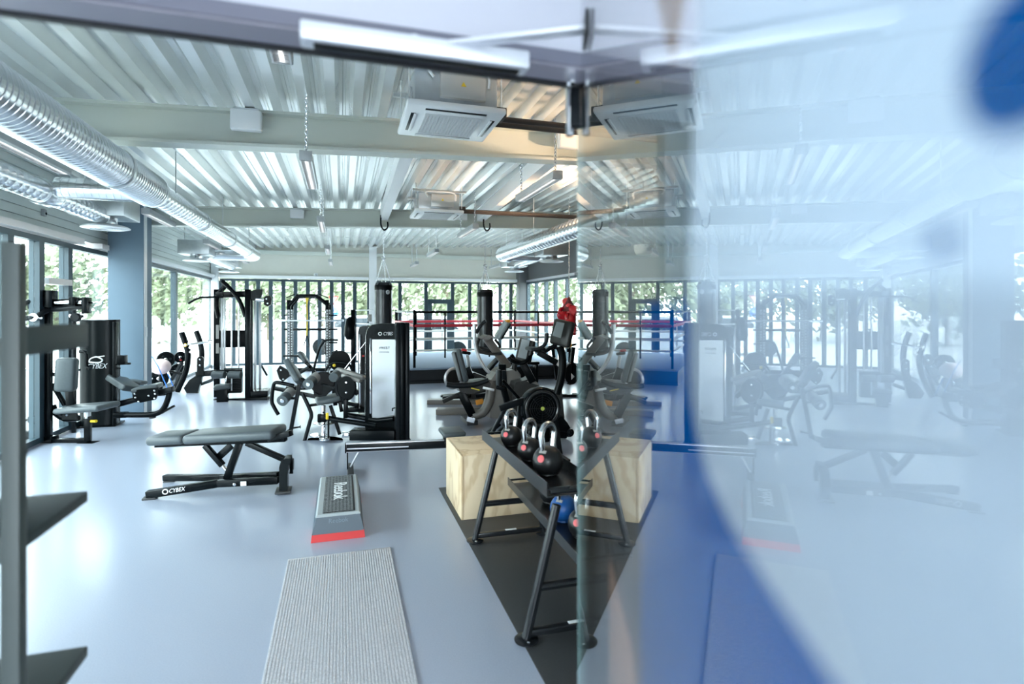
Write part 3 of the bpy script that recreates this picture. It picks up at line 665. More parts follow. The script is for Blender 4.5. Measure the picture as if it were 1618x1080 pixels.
k.tube('tall_lever', BLK, [q(494, 590), q(503, 555), q(510, 541), q(518, 537), q(534, 537)], .017, k=4)
k.bar('cross_link', BLK, q(449, 562), q(470, 562), .02, .02); k.tube('link_rod', BLK, [q(470, 562), q(495, 585)], .012)
k.tube('cable', CHROME, [q(578, 540, -.1), q(545, 582, -.1)], .006)
k.bar('base_rail', BLK, q(430, 612), q(566, 640), .07, .05); k.box('base_block', BLK, q(470, 612), .3, .2, .05)
k.bar('seat_beam', BLK, q(540, 600), q(566, 622), .08, .06); k.box('foot', BLK, q(560, 645), .25, .35, .05)
k.bar('post', BLK, q(525, 585, .1), q(530, 640, .1), .06, .06)
# tall black post with a hanging jacket and a lamp frame behind the tower
q = P(10.2)
k = K('storage_column', 'tall black post with a dark jacket hung on it behind the machines', 'post', V((q(558, 600).x, 10.2, 0)))
k.bar('post', BLK, V((q(558, 0).x, 10.2, 0)), q(558, 489, 0), .08, .08); k.box('foot', BLK, V((q(558, 0).x, 10.2, .015)), .4, .4, .03)
k.p('jacket', B().lathe([(.02, .0), (.07, -.05), (.10, -.2), (.11, -.33), (.06, -.42)], q(553, 500, -.03), Z, 10), BLK2)
k.bar('top_arm', SILV, q(558, 490), q(590, 489.5), .03, .02); k.bar('lower_arm', SILV, q(562, 511), q(592, 512), .03, .03)
k.box('end_plate', BLK, q(594, 500, .0), .03, .2, .28); k.box('foam_block', PADL, q(584, 502), .07, .15, .13)

# ------------------------------------------------------------------ power rack
q = P(12.6)
gx = lambda px, dy=0: V((q(px, 0, dy).x, 12.6+dy, 0))
k = K('power_rack', 'black power rack with arched pull up bar and yellow suspension strap by the window', 'rack', gx(488))
HOLE = mat('pale_steel_face', (.62, .63, .63), .4)
for px, dy in ((456.5, 0), (461, 1.0), (517, 0), (520.5, 1.0)):
    u = k.bar('upright', BLK, gx(px, dy), gx(px, dy)+Z*(1.72 if dy == 0 else 1.62), .08, .08)
    k.bar('upright_face', HOLE, gx(px, dy)+Z*.1-D*.043, gx(px, dy)+Z*1.5-D*.043, .045, .004, u, 0, D)
    h = B()
    for i in range(22): h.box(gx(px, dy)+Z*(.14+i*.062)-D*.047, .026, .006, .026)
    o = k.p('hole_row', h, BLK2, u); o['kind'] = 'stuff'
for dy in (0, 1.0): k.tube('top_arch', BLK, [gx(457+dy*4, dy)+Z*1.60, gx(470+dy*2, dy)+Z*1.81, gx(500+dy*2, dy)+Z*1.81, gx(517+dy*3, dy)+Z*1.62], .045)
k.tube('wing_bar', BLK, [q(452.5, 470), q(466, 464.5)], .012); k.tube('wing_bar', BLK, [q(504, 464.5), q(519, 470.5)], .012)
k.bar('cross_beam', CHAR, q(464, 520, .9), q(514, 520, .9), .06, .06); k.bar('base_beam', BLK, gx(457)+Z*.04, gx(461, 1)+Z*.04, .08, .08); k.bar('base_beam', BLK, gx(517)+Z*.04, gx(520.5, 1)+Z*.04, .08, .08)
k.bar('base_beam', BLK, gx(461, 1)+Z*.04, gx(520.5, 1)+Z*.04, .08, .08)
for y in (498, 520, 541): k.cyl('storage_peg', BLK, q(519, y), q(533, y), .018); k.cyl('storage_peg', BLK, q(455, y), q(449, y), .018)
k.bar('spotter_arm', BLK, q(448, 562), q(471, 562), .05, .05)
o = k.p('suspension_strap', B().prism([q(481, 464.5, .05), q(489, 464.5, .05), q(486, 480, .05), q(484, 480, .05)], D*.02).tube([q(485, 480, .06), q(485.5, 505, .06), q(485, 530, .06)], .012, 6), YEL)
k.tube('strap_handle', BLK, [q(485, 530, .06), q(480, 546, .06), q(489, 548, .06), q(486, 530, .06)], .012)
k = K('barbell', 'long steel barbell resting across the power rack uprights', 'barbell', q(488, 506, -.06))
k.cyl('bar', SILV, q(432, 506.5, -.06), q(543, 506, -.06), .016); 
for a, b_ in ((432, 452), (523, 543)): k.cyl('sleeve', CHROME, q(a, 506.4, -.06), q(b_, 506.1, -.06), .025)

# ------------------------------------------------------------------ cable pulldown station
q = P(9.3)
k = K('pulldown_station', 'black cable pulldown station with weight stack, small grey seat and long lat bar', 'gym machine', V((q(370, 0).x, 9.3, 0)))
k.bar('upright', BLK, q(343, 631, .3), q(343, 457, .3), .09, .09); k.bar('upright', BLK, q(392, 628), q(392, 457), .085, .09); k.bar('upright', CHAR, q(397, 628, .1), q(397, 462, .1), .05, .09)
for a in (351, 355): k.bar('guide_column', SILV, q(a, 590, .2), q(a, 471, .2), .03, .05)
for a in (366, 377): k.cyl('guide_rod', CHROME, q(a, 585, .1), q(a, 471, .1), .013)
for a in (403, 411): k.bar('side_column', SILV, q(a, 615, .4), q(a, 470, .4), .035, .06)
k.bar('head_beam', BLK, q(343, 466, .2), q(400, 464, .1), .09, .10)
k.p('head_plate', B().prism([q(394, 461, -.02), q(404, 457, -.02), q(415, 457, -.02), q(413, 470, -.02), q(401, 475, -.02), q(394, 470, -.02)], D*.06), BLK2)
k.p('pulley_housing', B().prism([q(417, 470, -.05), q(420, 467, -.05), q(427, 467, -.05), q(429, 472, -.05), q(428, 481, -.05), q(423, 484, -.05), q(417, 481, -.05)], D*.08), BLK2)
for x, y in ((421, 472), (423, 479)): k.disc('bolt', CHROME, q(x, y, -.06), D, .014, .012, n=10)
k.cyl('pulley_axle', CHROME, q(405, 473), q(418, 474), .03)
k.tube('curved_arm', BLK, [q(351, 444), q(362, 454), q(378, 474), q(388, 500)], .035, k=4); k.tube('curved_arm', BLK, [q(356, 452, .2), q(345, 465, .2), q(342, 482, .2), q(346, 502, .2)], .04, k=4)
k.tube('lat_bar', BLK, [q(298, 479), q(308, 473), q(318, 469.5), q(352, 469)], .018); k.cyl('lat_cable', BLK, q(352, 446), q(352, 470), .008)
for a in (336, 362): k.cyl('thigh_roller', PAD, q(a, 592, -.1), q(a+19, 592, -.1), .06, n=20)
k.bar('roller_post', CHROME, q(357, 588), q(357, 612), .03, .03); k.bar('roller_beam', BLK, q(336, 586), q(382, 585), .06, .04)
k.slab('seat_pad', PAD, q(338, 612, -.25), q(365, 609, -.15), .30, .07, side=D, bev=.03); k.bar('seat_post', BLK, q(352, 614, -.2), q(352, 636, -.2), .16, .12)
b = B(); ws = k.p('weight_stack', B().box(q(371, 602, .1), .22, .14, .38), BLK2)
for i in range(12): b = B().box(q(371, 588+i*2.6, .09), .23, .15, .021, bev=.003); k.p('weight_plate', b, CHAR, ws)
k.p('number_strip', B().bar(q(366, 617, .0), q(366, 588, .0), .02, .005, D), INK, ws)
k.box('shroud_panel', BLK2, q(368, 535, .5), .42, .03, .3); k.bar('stack_top', CHAR, q(356, 583, .1), q(381, 583, .1), .12, .04)
k.bar('base_beam', BLK, q(340, 632), q(424, 629), .12, .05); k.box('base_block', BLK, q(411, 620, .2), .28, .4, .10); k.box('foot_pad', BLK, q(346, 634, .2), .22, .35, .02)
k.bar('stay', BLK, q(413, 577, 1.2), q(422, 593, 1.2), .03, .03)
for y, z_ in ((513, 535), (542, 558)): k.p('warning_label', B().bar(q(343.5, y, .24), q(343.5, z_, .24), .045, .004, D), PADL)

# ------------------------------------------------------------------ olympic incline bench with plates
q = P(10.0)
k = K('olympic_bench', 'black olympic bench with two curved bar uprights beside the blue grey pillar', 'bench', V((q(300, 0).x, 10, 0)))
k.tube('curved_upright', BLK, [q(287, 525), q(294, 545), q(297, 560), q(294, 585), q(280, 618)], .05, k=5); k.tube('curved_upright', BLK, [q(310, 523, .9), q(316, 540, .9), q(319, 560, .9), q(316, 585, .9), q(306, 612, .9)], .05, k=5)
for dx, dy in ((2.5, 0), (4, .9)):
    for i in range(5): k.p('bar_catch', B().bar(q((293 if dy == 0 else 316)+i*1.2+dx, 527+i*7, dy-.06), q((296 if dy == 0 else 319)+i*1.2+dx, 528.5+i*7, dy-.06), .03, .03), CHROME)
k.p('base_plate', B().prism([q(290, 613), q(299, 600), q(308, 594), q(320, 592), q(311, 626), q(298, 626)], D*.12), BLK)
k.p('pivot_plate', B().prism([q(311, 592, -.05), q(311, 566, -.05), q(314, 563, -.05), q(319, 563, -.05), q(322, 566, -.05), q(322, 592, -.05)], D*.04), BLK2)
for y in (568, 577): k.disc('bolt', CHROME, q(316, y, -.06), D, .015, .015, n=10)
k.bar('cross_tube', BLK, q(311, 591), q(345, 588), .08, .10); k.bar('peg_arm', BLK, q(268, 586), q(288, 590), .05, .04)
k.bar('floor_beam', BLK, q(250, 629, .2), q(345, 628, .2), .08, .05); k.bar('storage_frame', CHAR, q(288, 572, .3), q(272, 600, .3), .07, .05); k.bar('storage_frame', CHAR, q(285, 590, .3), q(272, 624, .3), .07, .05)
k.slab('seat_pad', PAD, q(318, 606, .3), q(340, 598, .3), .28, .06, side=D)
k = K('barbell', 'steel barbell racked on the curved uprights of the olympic bench', 'barbell', q(312, 542, .4))
k.cyl('bar', CHROME, q(292, 545, -.1), q(334, 539, .9), .02); k.cyl('sleeve', CHROME, q(326, 540.3, .72), q(334, 539, .9), .032); k.disc('yellow_collar', YEL, q(293, 545, -.07), q(334, 539, .9)-q(292, 545, -.1), .03, .03)
def plate(px, py, Y, rp, label):
    c = at(px, py, Y); r = rp*Y/FP
    k = K('weight_plate', label, 'weight plate', c, 'weight plates on the bench pegs')
    a = (D*.93-EX*.37).normalized()
    k.p('rim', B().ring(c, a, r*.86, r*.14, 28, 8), BLK2); k.disc('web', BLK, c, a, r*.75, .02)
    k.disc('hub', CHROME, c, a, r*.22, .05); 
    for i in range(3):
        an = 2.1*i+.5; u = a.orthogonal().normalized(); w = a.cross(u)
        k.disc('grip_hole', CHAR, c-a*.008+(u*math.cos(an)+w*math.sin(an))*r*.5, a, r*.15, .012)
    k.box('red_mark', RED, c-a*.014-Z*r*.5, r*.5, .01, r*.14)
plate(262, 568, 10.3, 13, 'black weight plate behind the pale pink ball, upper left')
plate(285, 564, 10.3, 9, 'small black weight plate on the upper peg of the bench')
plate(251, 598, 10.15, 14, 'black weight plate below the pale pink ball')
plate(281, 586, 10.6, 12, 'black weight plate on the lower peg of the bench')
p = at(254, 579, 9.8); r = .16
k = K('exercise_ball', 'pale pink ball with a white oval patch in front of weight plates', 'ball', p)
k.p('ball', B().ball(p, r*1.0, r, r*.85, 24), PINK); k.p('patch', B().ball(p+V((.03, -r*.86, .01)), .035, .02, .06, 12), WHT)
k.tube('blue_cord', BLUE, [at(240, 563, 9.55), at(250, 579, 9.55), at(265, 614, 9.55)], .008); k.tube('blue_cord', BLUE, [at(265, 590, 9.6), at(277, 617, 9.6)], .008)
k.p('stand_ring', B().lathe([(.10, -.0), (.12, .02), (.12, .05), (.10, .06)], V((p.x, p.y, 0)), Z), BLK2); k.cyl('stand_post', BLK, V((p.x, p.y, .02)), p-Z*r*.8, .03)

# ------------------------------------------------------------------ abdominal machine with the tall curved tower
q = P(7.2)
k = K('abdominal_machine', 'black gym machine with a tall curved tower and reclined grey pads near the pillar', 'gym machine', V((q(160, 0).x, 7.2, 0)))
g = lambda px, dy=0: V((q(px, 0, dy).x, 7.2+dy, 0))
pts = []
for i in range(13):
    a = math.pi*i/12; pts.append(g(155.5)+EX*(-.205*math.cos(a))-D*(.09*math.sin(a)))
sh = k.p('tower_shroud', B().prism([p+Z*.02 for p in pts]+[g(155.5)+EX*.205+D*.12+Z*.02, g(155.5)-EX*.205+D*.12+Z*.02], Z*1.33), mat('tower_black', (.005, .008, .009), .3, spec=.2))
k.p('tower_cap', B().prism([p+Z*1.35 for p in pts]+[g(155.5)+EX*.205+D*.12+Z*1.35, g(155.5)-EX*.205+D*.12+Z*1.35], Z*.02), CHAR, sh)
k.bar('tower_edge', CHAR, g(180, -.02)+Z*.02, g(180, -.02)+Z*1.34, .025, .04); k.bar('tower_edge', BLK, g(183.5, .02)+Z*.0, g(183.5, .02)+Z*1.34, .03, .12)
k.box('floor_plate', BLK, g(155, .04)+Z*.01, .50, .34, .02)
text('lettering', 'CYBEX', .09, q(152.5, 578.5, -.115), EX, Z, INK, k.o, .002, .3, sx=.78)
k.p('emblem', B().tube(curve([q(140, 571, -.11), q(144, 566, -.115), q(152, 563.5, -.12), q(159, 566, -.118), q(162, 569, -.115), q(157, 572.5, -.118), q(148, 572.5, -.12), q(141, 571.5, -.115)], 3), .009, 6), INK)
k.p('emblem', B().bar(q(147, 564.5, -.118), q(165, 562, -.11), .006, .012), INK)
k.box('side_cup', BLK2, q(193, 568, -.1), .09, .12, .11); k.cyl('side_peg', BLK, q(183, 575), q(206, 574), .013); k.cyl('side_stub', BLK, q(183, 581.5), q(190, 581.5), .01)
k.slab('back_pad', PAD, q(183, 597, .1), q(211, 615, .0), .30, .08, side=D); k.slab('arm_pad', PAD, q(203, 601, .3), q(229, 605, .3), .14, .05, side=D)
k.slab('seat_pad', PAD, q(212, 616), q(254, 608, .1), .30, .06, side=D)
k.p('side_plate', B().prism([q(209, 621, -.12), q(212, 616, -.12), q(250, 612, -.12), q(250, 621, -.12), q(246, 631, -.12), q(222, 636, -.12), q(210, 630, -.12)], D*.03), BLK)
for x, y in ((213, 622), (214, 628), (219, 634), (235, 625), (244, 617), (245, 622), (244, 629)): k.disc('bolt', CHROME, q(x, y, -.128), D, .011, .012, n=10)
k.bar('pad_beam', CHAR, q(250, 620), q(274, 614), .08, .07)
k.tube('base_tube', BLK, [q(190, 655), q(235, 655), q(252, 651), q(260, 643), q(266, 628), q(268, 616)], .035, k=4)
k.tube('lower_beam', CHAR, [q(184, 639, .1), q(206, 633, .1), q(225, 628, .1)], .04); k.bar('floor_foot', BLK, q(254, 653), q(275, 641), .05, .025)
k.disc('floor_pad', RUB, q(241, 659), Z, .04, .02); k.box('link_block', BLK, q(191, 655), .15, .1, .07)

# ------------------------------------------------------------------ multi press station at the left
q = P(6.3)
g = lambda px, dy=0: V((q(px, 0, dy).x, 6.3+dy, 0))
k = K('multi_press_station', 'black multi press station with grey seat and chrome arms in front of the left windows', 'gym machine', g(90))
k.bar('upright', BLK, g(54, .3), g(54, .3)+Z*1.66, .05, .06); k.bar('upright', BLK, g(77), g(77)+Z*1.66, .055, .07); k.bar('upright', CHAR, g(117, .5), g(117, .5)+Z*1.5, .035, .05)
k.box('head_block', BLK, q(80, 472), .085, .14, .19); k.bar('head_beam', BLK, q(50, 482, .1), q(138, 476, .1), .12, .085); k.box('head_block', BLK, q(137, 482), .05, .14, .18)
k.box('pulley_block', BLK, q(117, 476, -.05), .06, .12, .1); k.cyl('head_roller', CHROME, q(88, 478, -.05), q(130, 477, -.05), .02)
k.tube('press_arm', BLK, [q(36, 481, -.2), q(55, 472, -.1), q(77, 463)], .028); k.tube('press_arm', CHAR, [q(36, 503, -.2), q(56, 501, -.15), q(66, 494, -.1), q(80, 489), q(96, 488), q(132, 484)], .03, k=4)
k.cyl('arm_end', CHROME, q(52, 501, -.18), q(60, 502, -.1), .045); k.cyl('arm_pivot', CHROME, q(112, 499), q(135, 498), .03); k.disc('arm_pivot_cap', CHAR, q(120, 501, -.05), D, .05, .06)
k.tube('hook_handle', CHROME, [q(138, 478), q(148, 478), q(152, 477), q(162, 478.5)], .011)
k.slab('back_pad', PAD, q(107, 565), q(104, 618), .20, .14, side=EX, bev=.04); k.bar('pad_post', BLK, q(111, 615, .1), q(113, 645, .1), .08, .07)
k.slab('seat_pad', PAD, q(103, 646), q(173, 641, -.1), .32, .065, side=D, bev=.03); k.cyl('seat_sleeve', SILV, q(138, 648), q(138, 660), .035); k.bar('seat_post', BLK, q(139, 657), q(139, 697), .06, .06)
k.cyl('seat_pin', YEL, q(143, 665), q(152, 665, -.03), .016)
k.bar('base_beam', BLK, q(37, 694, .05), q(87, 694), .10, .08); k.bar('base_beam', BLK, q(80, 696), q(140, 695), .06, .05); k.bar('base_foot', BLK, q(127, 699), q(152, 699), .12, .015)
k.tube('grip_handle', BLK, [q(126, 555), q(134, 556), q(137, 562), q(137, 578), q(143, 582)], .018, k=3)
k.bar('front_bar', BLK, q(77, 591), q(98, 591), .05, .04); k.bar('diagonal', CHROME, q(57, 580, .2), q(74, 645, .2), .022, .022); k.bar('diagonal', CHAR, q(60, 565, .1), q(72, 645, .1), .03, .03)
k.bar('diagonal', BLK, q(82, 606, .1), q(103, 640, .1), .05, .03); k.tube('rear_curve', BLK, [q(83, 640, .1), q(88, 652, .1), q(103, 661, .1), q(124, 660, .1)], .035, k=4)
k.p('seat_bracket', B().prism([q(98, 652, .0), q(103, 647, .0), q(120, 650, .0), q(122, 663, .0), q(98, 663, .0)], D*.04), BLK2); k.disc('bolt', CHROME, q(105.5, 655.5, -.01), D, .016, .014, n=10)
k.p('foot_hub', B().lathe([(.05, -.06), (.085, -.03), (.085, .03), (.05, .05)], q(59, 661), Z, 16), BLK2); k.cyl('hub_stem', CHROME, q(59, 668), q(59, 682), .01)
k.p('weight_hub', B().lathe([(.09, -.045), (.09, .0), (.06, .05), (.02, .065)], q(51, 687), Z, 18), BLK2); k.bar('hub_arm', CHAR, q(37, 665), q(50, 660), .02, .02)
k.cyl('cross_bar', CHROME, q(40, 583, .25), q(126, 584, .25), .016)

# ------------------------------------------------------------------ boxing ring
s0, s1, t0, t1 = 1.30, 5.0, 11.33, 15.75
k = K('boxing_ring', 'raised boxing ring with grey blue canvas, black skirt and red, white and black ropes', 'boxing ring', st((s0+s1)/2, t0, 0))
k.p('skirt', B().box(st((s0+s1)/2, (t0+t1)/2, .14), s1-s0, t1-t0, .28), SKIRT); k.box('canvas', CANV, st((s0+s1)/2, (t0+t1)/2, .295), s1-s0+.03, t1-t0+.03, .035, bev=.012)
k.p('skirt_rail', B().bar(st(s0, t0-.012, .06), st(s1, t0-.012, .06), .012, .02), BLK)
cn = [(s0+.12, t0+.15), (s1-.15, t0+.15), (s1-.15, t1-.2), (s0+.12, t1-.2)]
for i, (a, b_) in enumerate(cn):
    po = k.bar('post', BLK, st(a, b_, .31), st(a, b_, 1.50), .05, .05); k.box('corner_cushion', BLK2, st(a+(.03 if a < 3 else -.03), b_+(.03 if b_ < 13 else -.03), 1.0), .05, .05, .9, po, .02)
for z, m, r in ((1.45, BLK, .024), (1.17, ROPER, .032), (.90, ROPEW, .024), (.66, ROPEW, .022)):
    for i in range(4):
        if i == 3 and z > 2: continue
        a, b_ = cn[i], cn[(i+1) % 4]; k.cyl('rope', m, st(a[0], a[1], z), st(b_[0], b_[1], z), r, n=10)
for s_ in (2.05, 3.0, 4.1):
    k.bar('rope_tie', BLK if s_ != 2.9 else ROPEW, st(s_, cn[0][1]-.02, .5), st(s_, cn[0][1]-.02, 1.46), .035, .008)
    k.bar('rope_tie', ROPEW, st(s_-.3, cn[2][1]+.02, .5), st(s_-.3, cn[2][1]+.02, 1.46), .03, .008)

# ------------------------------------------------------------------ heavy bags
def heavy_bag(s_, t, top, ln, r, label, hookz):
    c = st(s_, t, top); k = K('heavy_bag', label, 'punch bag', c, 'heavy bags hung from the roof')
    prof = [(r*.6, -ln), (r*.97, -ln+.03)]; n = 14
    for i in range(n): prof.append((r*(1+random.uniform(-.035, .02)), -ln+.06+(ln-.14)*i/(n-1)))
    prof += [(r*.96, -.04), (r*.86, -.005), (r*.5, .0)]
    k.p('body', B().lathe(prof, c, Z, 28), BAGM); k.p('top_band', B().lathe([(r*1.015, -.13), (r*1.02, -.12), (r*1.02, -.06), (r*1.0, -.05)], c, Z, 28), BLK2)
    if s_ < 1.5:
        k.disc('round_badge', INK, c-Z*.17-D*(r+.005)+EX*.06, -D+EX*.45, .035, .012)
        k.p('badge_mark', B().ring(c-Z*.17-D*(r+.012)+EX*.063, -D+EX*.45, .018, .005, 14, 5), BLK2)
    hub = c+Z*.42
    for i in range(4):
        an = i*math.pi/2+.5; e = c+V((math.cos(an)*r*.85, math.sin(an)*r*.85, .0)); o = k.p('strap_chain', chain(e, hub, .016), CHROME); o['kind'] = 'stuff'
    o = k.p('hanging_chain', chain(hub, st(s_, t, hookz-.1), .018), CHROME); o['kind'] = 'stuff'
    k.p('swivel', B().ring(hub, D, .028, .009, 14, 6), CHROME)
    k.tube('hook_sling', BLK, [st(s_-.05, t-.1, hookz+.16), st(s_-.05, t-.1, hookz), st(s_, t-.1, hookz-.09), st(s_+.06, t-.1, hookz-.04), st(s_+.06, t-.1, hookz+.05)], .013, k=4)
def chain(p, q, L):
    """a run of alternating oval links"""
    b = B(); p = V(p); q = V(q); a = (q-p).normalized(); u = a.orthogonal().normalized(); w = a.cross(u); n = max(2, int((q-p).length/(L*1.5)))
    for i in range(n):
        c = p+(q-p)*((i+.5)/n); x = u if i % 2 else w
        b.tube([c+a*L*math.cos(k*math.pi/3)+x*L*.55*math.sin(k*math.pi/3) for k in range(6)], L*.2, 4, True)
    return b
heavy_bag(.68, 9.70, 1.965, 1.20, .148, 'black heavy bag with a white badge above the silver faced tower', 2.93)
heavy_bag(2.46, 9.70, 1.86, 1.15, .145, 'plain black heavy bag hung in front of the boxing ring', 2.99)
# red gloves
Yg = 9.0; p = at(899, 470, Yg)
k = K('boxing_gloves', 'bunch of shiny red boxing gloves hung on a chain beside the ring', 'gloves', p)
o = k.p('chain', chain(p, V((p.x, p.y, 3.33)), .02), CHROME); o['kind'] = 'stuff'
k.p('net_top', B().lathe([(.01, .02), (.03, -.03), (.08, -.12), (.15, -.22)], p, Z, 12), mat('dark_net', (.12, .02, .02), .6))
def glove(c, ax_, sz):
    a = V(ax_).normalized(); b = B(); u = a.orthogonal().normalized(); b.lathe([(sz*.45, -sz*1.2), (sz*.55, -sz*.6), (sz*.8, -.1*sz), (sz*.95, sz*.5), (sz*.85, sz*1.0), (sz*.45, sz*1.3), (.01, sz*1.38)], c, a, 14)
    o = k.p('glove', b, GLOVE); k.p('thumb', B().tube(curve([V(c)+u*sz*.7-a*sz*.2, V(c)+u*sz*1.05+a*sz*.3, V(c)+u*sz*.8+a*sz*.8], 4), sz*.3, 8), GLOVE, o)
    k.p('cuff', B().lathe([(sz*.48, -sz*1.25), (sz*.58, -sz*1.2), (sz*.6, -sz*.75), (sz*.55, -sz*.7)], c, a, 14), mat('red_cuff', (.75, .1, .1), .4), o)
glove(at(893, 494, Yg), (-.5, -.3, -.6), .11); glove(at(906, 490, Yg-.1), (.5, -.5, -.4), .11); glove(at(901, 502, Yg-.15), (-.1, -.6, -.8), .10); glove(at(907, 518, Yg-.02), (.15, -.2, -1), .085); glove(at(896, 483, Yg+.1), (.2, .4, -.7), .1)

# ------------------------------------------------------------------ rowing machine
Fr = V((-1.5, 5.06, 0)); Fd = EX
rw = lambda d, z, o=0: Fr+Fd*d+Z*z+D*o
k = K('rowing_machine', 'rowing machine with black flywheel housing and long rail behind the jump box', 'rowing machine', rw(.95, 0))
k.p('rail', B().bar(rw(-.01, .250), rw(1.62, .197), .055, .084, Z, .006), ALU)
k.p('rail_side', B().bar(rw(-.005, .250, -.03), rw(1.62, .197, -.03), .006, .068, Z, .002), CHAR)
k.p('rail_highlight', B().bar(rw(0, .243, -.034), rw(.55, .226, -.034), .004, .01), ALU)
k.bar('end_cap', BLK2, rw(-.012, .287), rw(-.012, .205), .07, .012, up=Fd)
k.bar('rear_leg', CHAR, rw(.005, .22), rw(.005, .05), .05, .012, up=Fd); k.cyl('leg_brace', ALU, rw(.11, .215), rw(.03, .07), .008); k.box('rear_foot', RUB, rw(.03, .03), .055, .36, .06)
seat = k.slab('seat', PAD, rw(.86, .325, .02), rw(1.08, .325, .02), .30, .05, side=D, bev=.022); k.box('seat_carriage', BLK2, rw(.97, .275), .17, .09, .06, seat)
for a in (-1, 1): k.disc('seat_roller', BLK2, rw(.97+a*.06, .235, -.04), D, .02, .03, seat, 14)
FC = rw(1.86, .52)
hs = k.p('flywheel_housing', B().lathe([(.175, .075), (.20, .06), (.207, .03), (.207, -.05), (.195, -.075), (.17, -.085), (.135, -.08)], FC, D, 40), BLK)
k.p('housing_rim', B().ring(FC-D*.078, D, .168, .016, 40, 8), mat('rim_gloss', (.02, .02, .022), .2), hs)
k.disc('mesh_disc', BLK2, FC-D*.075, D, .14, .012, hs, 36)
for i in range(5): k.p('vent_ring', B().ring(FC-D*.083, D, .04+.022*i, .0035, 36, 6), CHAR, hs)
for i in range(8):
    a = i*math.pi/4; u = EX*math.cos(a)+Z*math.sin(a); k.p('vent_spoke', B().bar(FC-D*.084+u*.02, FC-D*.084+u*.14, .006, .005, D), CHAR, hs)
k.disc('hub_badge', mat('lime_badge', (.55, .62, .12), .4), FC-D*.088, D, .02, .01, hs, 18)
k.p('housing_neck', B().bar(FC+D*.02-Z*.20, FC+D*.02-Z*.36, .10, .22, EX, .03), BLK2)
k.bar('frame_strut', CHAR, rw(1.30, .18), rw(1.52, .56, -.0), .045, .03); k.bar('frame_upright', BLK2, rw(1.62, .12), rw(1.66, .58), .05, .05)
k.box('chain_box', CHAR, rw(1.70, .50), .10, .09, .10, bev=.012); k.bar('frame_head', CHAR, rw(1.44, .53), rw(1.70, .60), .06, .06)
k.bar('foot_beam', BLK2, rw(1.28, .18), rw(1.75, .16), .10, .09)
for sg in (-1, 1): k.slab('foot_rest', BLK2, rw(1.26, .20, sg*.10), rw(1.47, .36, sg*.10), .10, .022, side=D, bev=.008)
text('lettering', 'CONCEPT', .055, rw(1.50, .215, -.06), Fd+Z*.12, Z, INK, k.o, .001)
k.bar('front_leg', CHAR, rw(2.02, .42, .0), rw(2.08, .03, .0), .05, .03); k.bar('front_foot', RUB, rw(2.06, .02, -.25), rw(2.06, .02, .25), .06, .04)
k.cyl('monitor_arm', BLK2, rw(1.70, .56, .03), rw(1.48, .80, .03), .016); k.box('monitor', BLK2, rw(1.44, .83, .02), .035, .13, .16, bev=.01)

# ------------------------------------------------------------------ cardio machines
# recumbent bike
q = P(7.2)
k = K('recumbent_bike', 'taupe recumbent bike with tall black backrest and side grips', 'exercise bike', V((q(760, 0).x, 7.2, 0)))
k.slab('backrest', PAD, q(721, 551, .1), q(734, 602, .1), .34, .07, side=D, bev=.03); k.slab('backrest_shell', TAUD, q(717, 556, .1), q(729, 602, .1), .26, .03, side=D)
k.slab('seat_pad', PAD, q(733, 606, .1), q(765, 603, .1), .34, .07, side=D, bev=.03)
for dy in (-.18, .38): k.tube('side_grip', CHAR, [q(706, 607, dy), q(722, 609, dy), q(750, 607, dy), q(772, 600, dy)], [.03, .034, .034, .03], k=4)
k.p('seat_cowl', B().prism([q(724, 611, -.12), q(770, 600, -.12), q(776, 606, -.12), q(772, 614, -.12), q(742, 623, -.12), q(727, 619, -.12)], D*.22), TAUD)
k.bar('yellow_lever', YEL, q(744, 612.5, -.15), q(758, 616, -.15), .012, .012)
k.bar('silver_trim', SILV, q(763, 612, -.14), q(781, 616, -.14), .02, .03)
k.bar('rear_post', BLK, q(728, 619), q(747, 656), .07, .10)
k.tube('frame_bow', TAUPE, [q(748, 657), q(762, 652), q(771, 638), q(775, 620), q(778, 600)], [.05, .06, .065, .06, .05], k=4)
k.p('drive_housing', B().prism([q(774, 660), q(776, 600), q(784, 588), q(812, 584), q(822, 592), q(823, 640), q(806, 662)], D*.24), TAUPE)
k.box('rear_foot', RUB, q(741, 663), .14, .42, .06); k.p('foot_plate', B().bar(q(738, 661, -.23), q(750, 664, -.23), .03, .06), CHROME)
k.box('front_foot', RUB, q(812, 662), .12, .42, .05)
k.bar('pedal_crank', BLK, q(790, 640, -.05), q(800, 655, -.05), .02, .03); k.box('pedal', BLK2, q(803, 657, -.1), .10, .10, .03)
k.tube('console_stem', TAUD, [q(812, 586, .1), q(814, 570, .1)], .035); k.box('seat_slot', BLK2, q(793, 585, -.02), .10, .06, .16)
# elliptical trainer
q = P(8.1)
k = K('elliptical_trainer', 'taupe elliptical trainer with curved silver arms and tilted console', 'elliptical trainer', V((q(790, 0).x, 8.1, 0)))
k.p('drive_housing', B().prism([q(775, 650), q(776, 596), q(790, 583), q(814, 580), q(823, 592), q(824, 650)], D*.30), TAUPE)
k.slab('column', TAUPE, q(767, 532), q(804, 581), .11, .11, side=D)
k.slab('console', SCREEN, q(785, 534, -.1), q(801, 508, -.1), .26, .05, side=D); k.slab('console_back', TAUD, q(789, 534, -.1), q(804, 509, -.1), .22, .05, side=D); k.box('orange_cap', ORANGE, q(802, 507, -.12), .05, .10, .04)
for dy in (-.2, .3):
    k.tube('moving_arm', SILV, [q(749.5, 512, dy), q(750, 528, dy), q(751, 545, dy), q(757, 565, dy), q(767, 582, dy), q(779, 593, dy)], .026, k=4)
    k.tube('arm_grip', CHAR, [q(752, 526, dy), q(757, 518, dy), q(763, 510, dy), q(768, 507, dy)], .026, k=3)
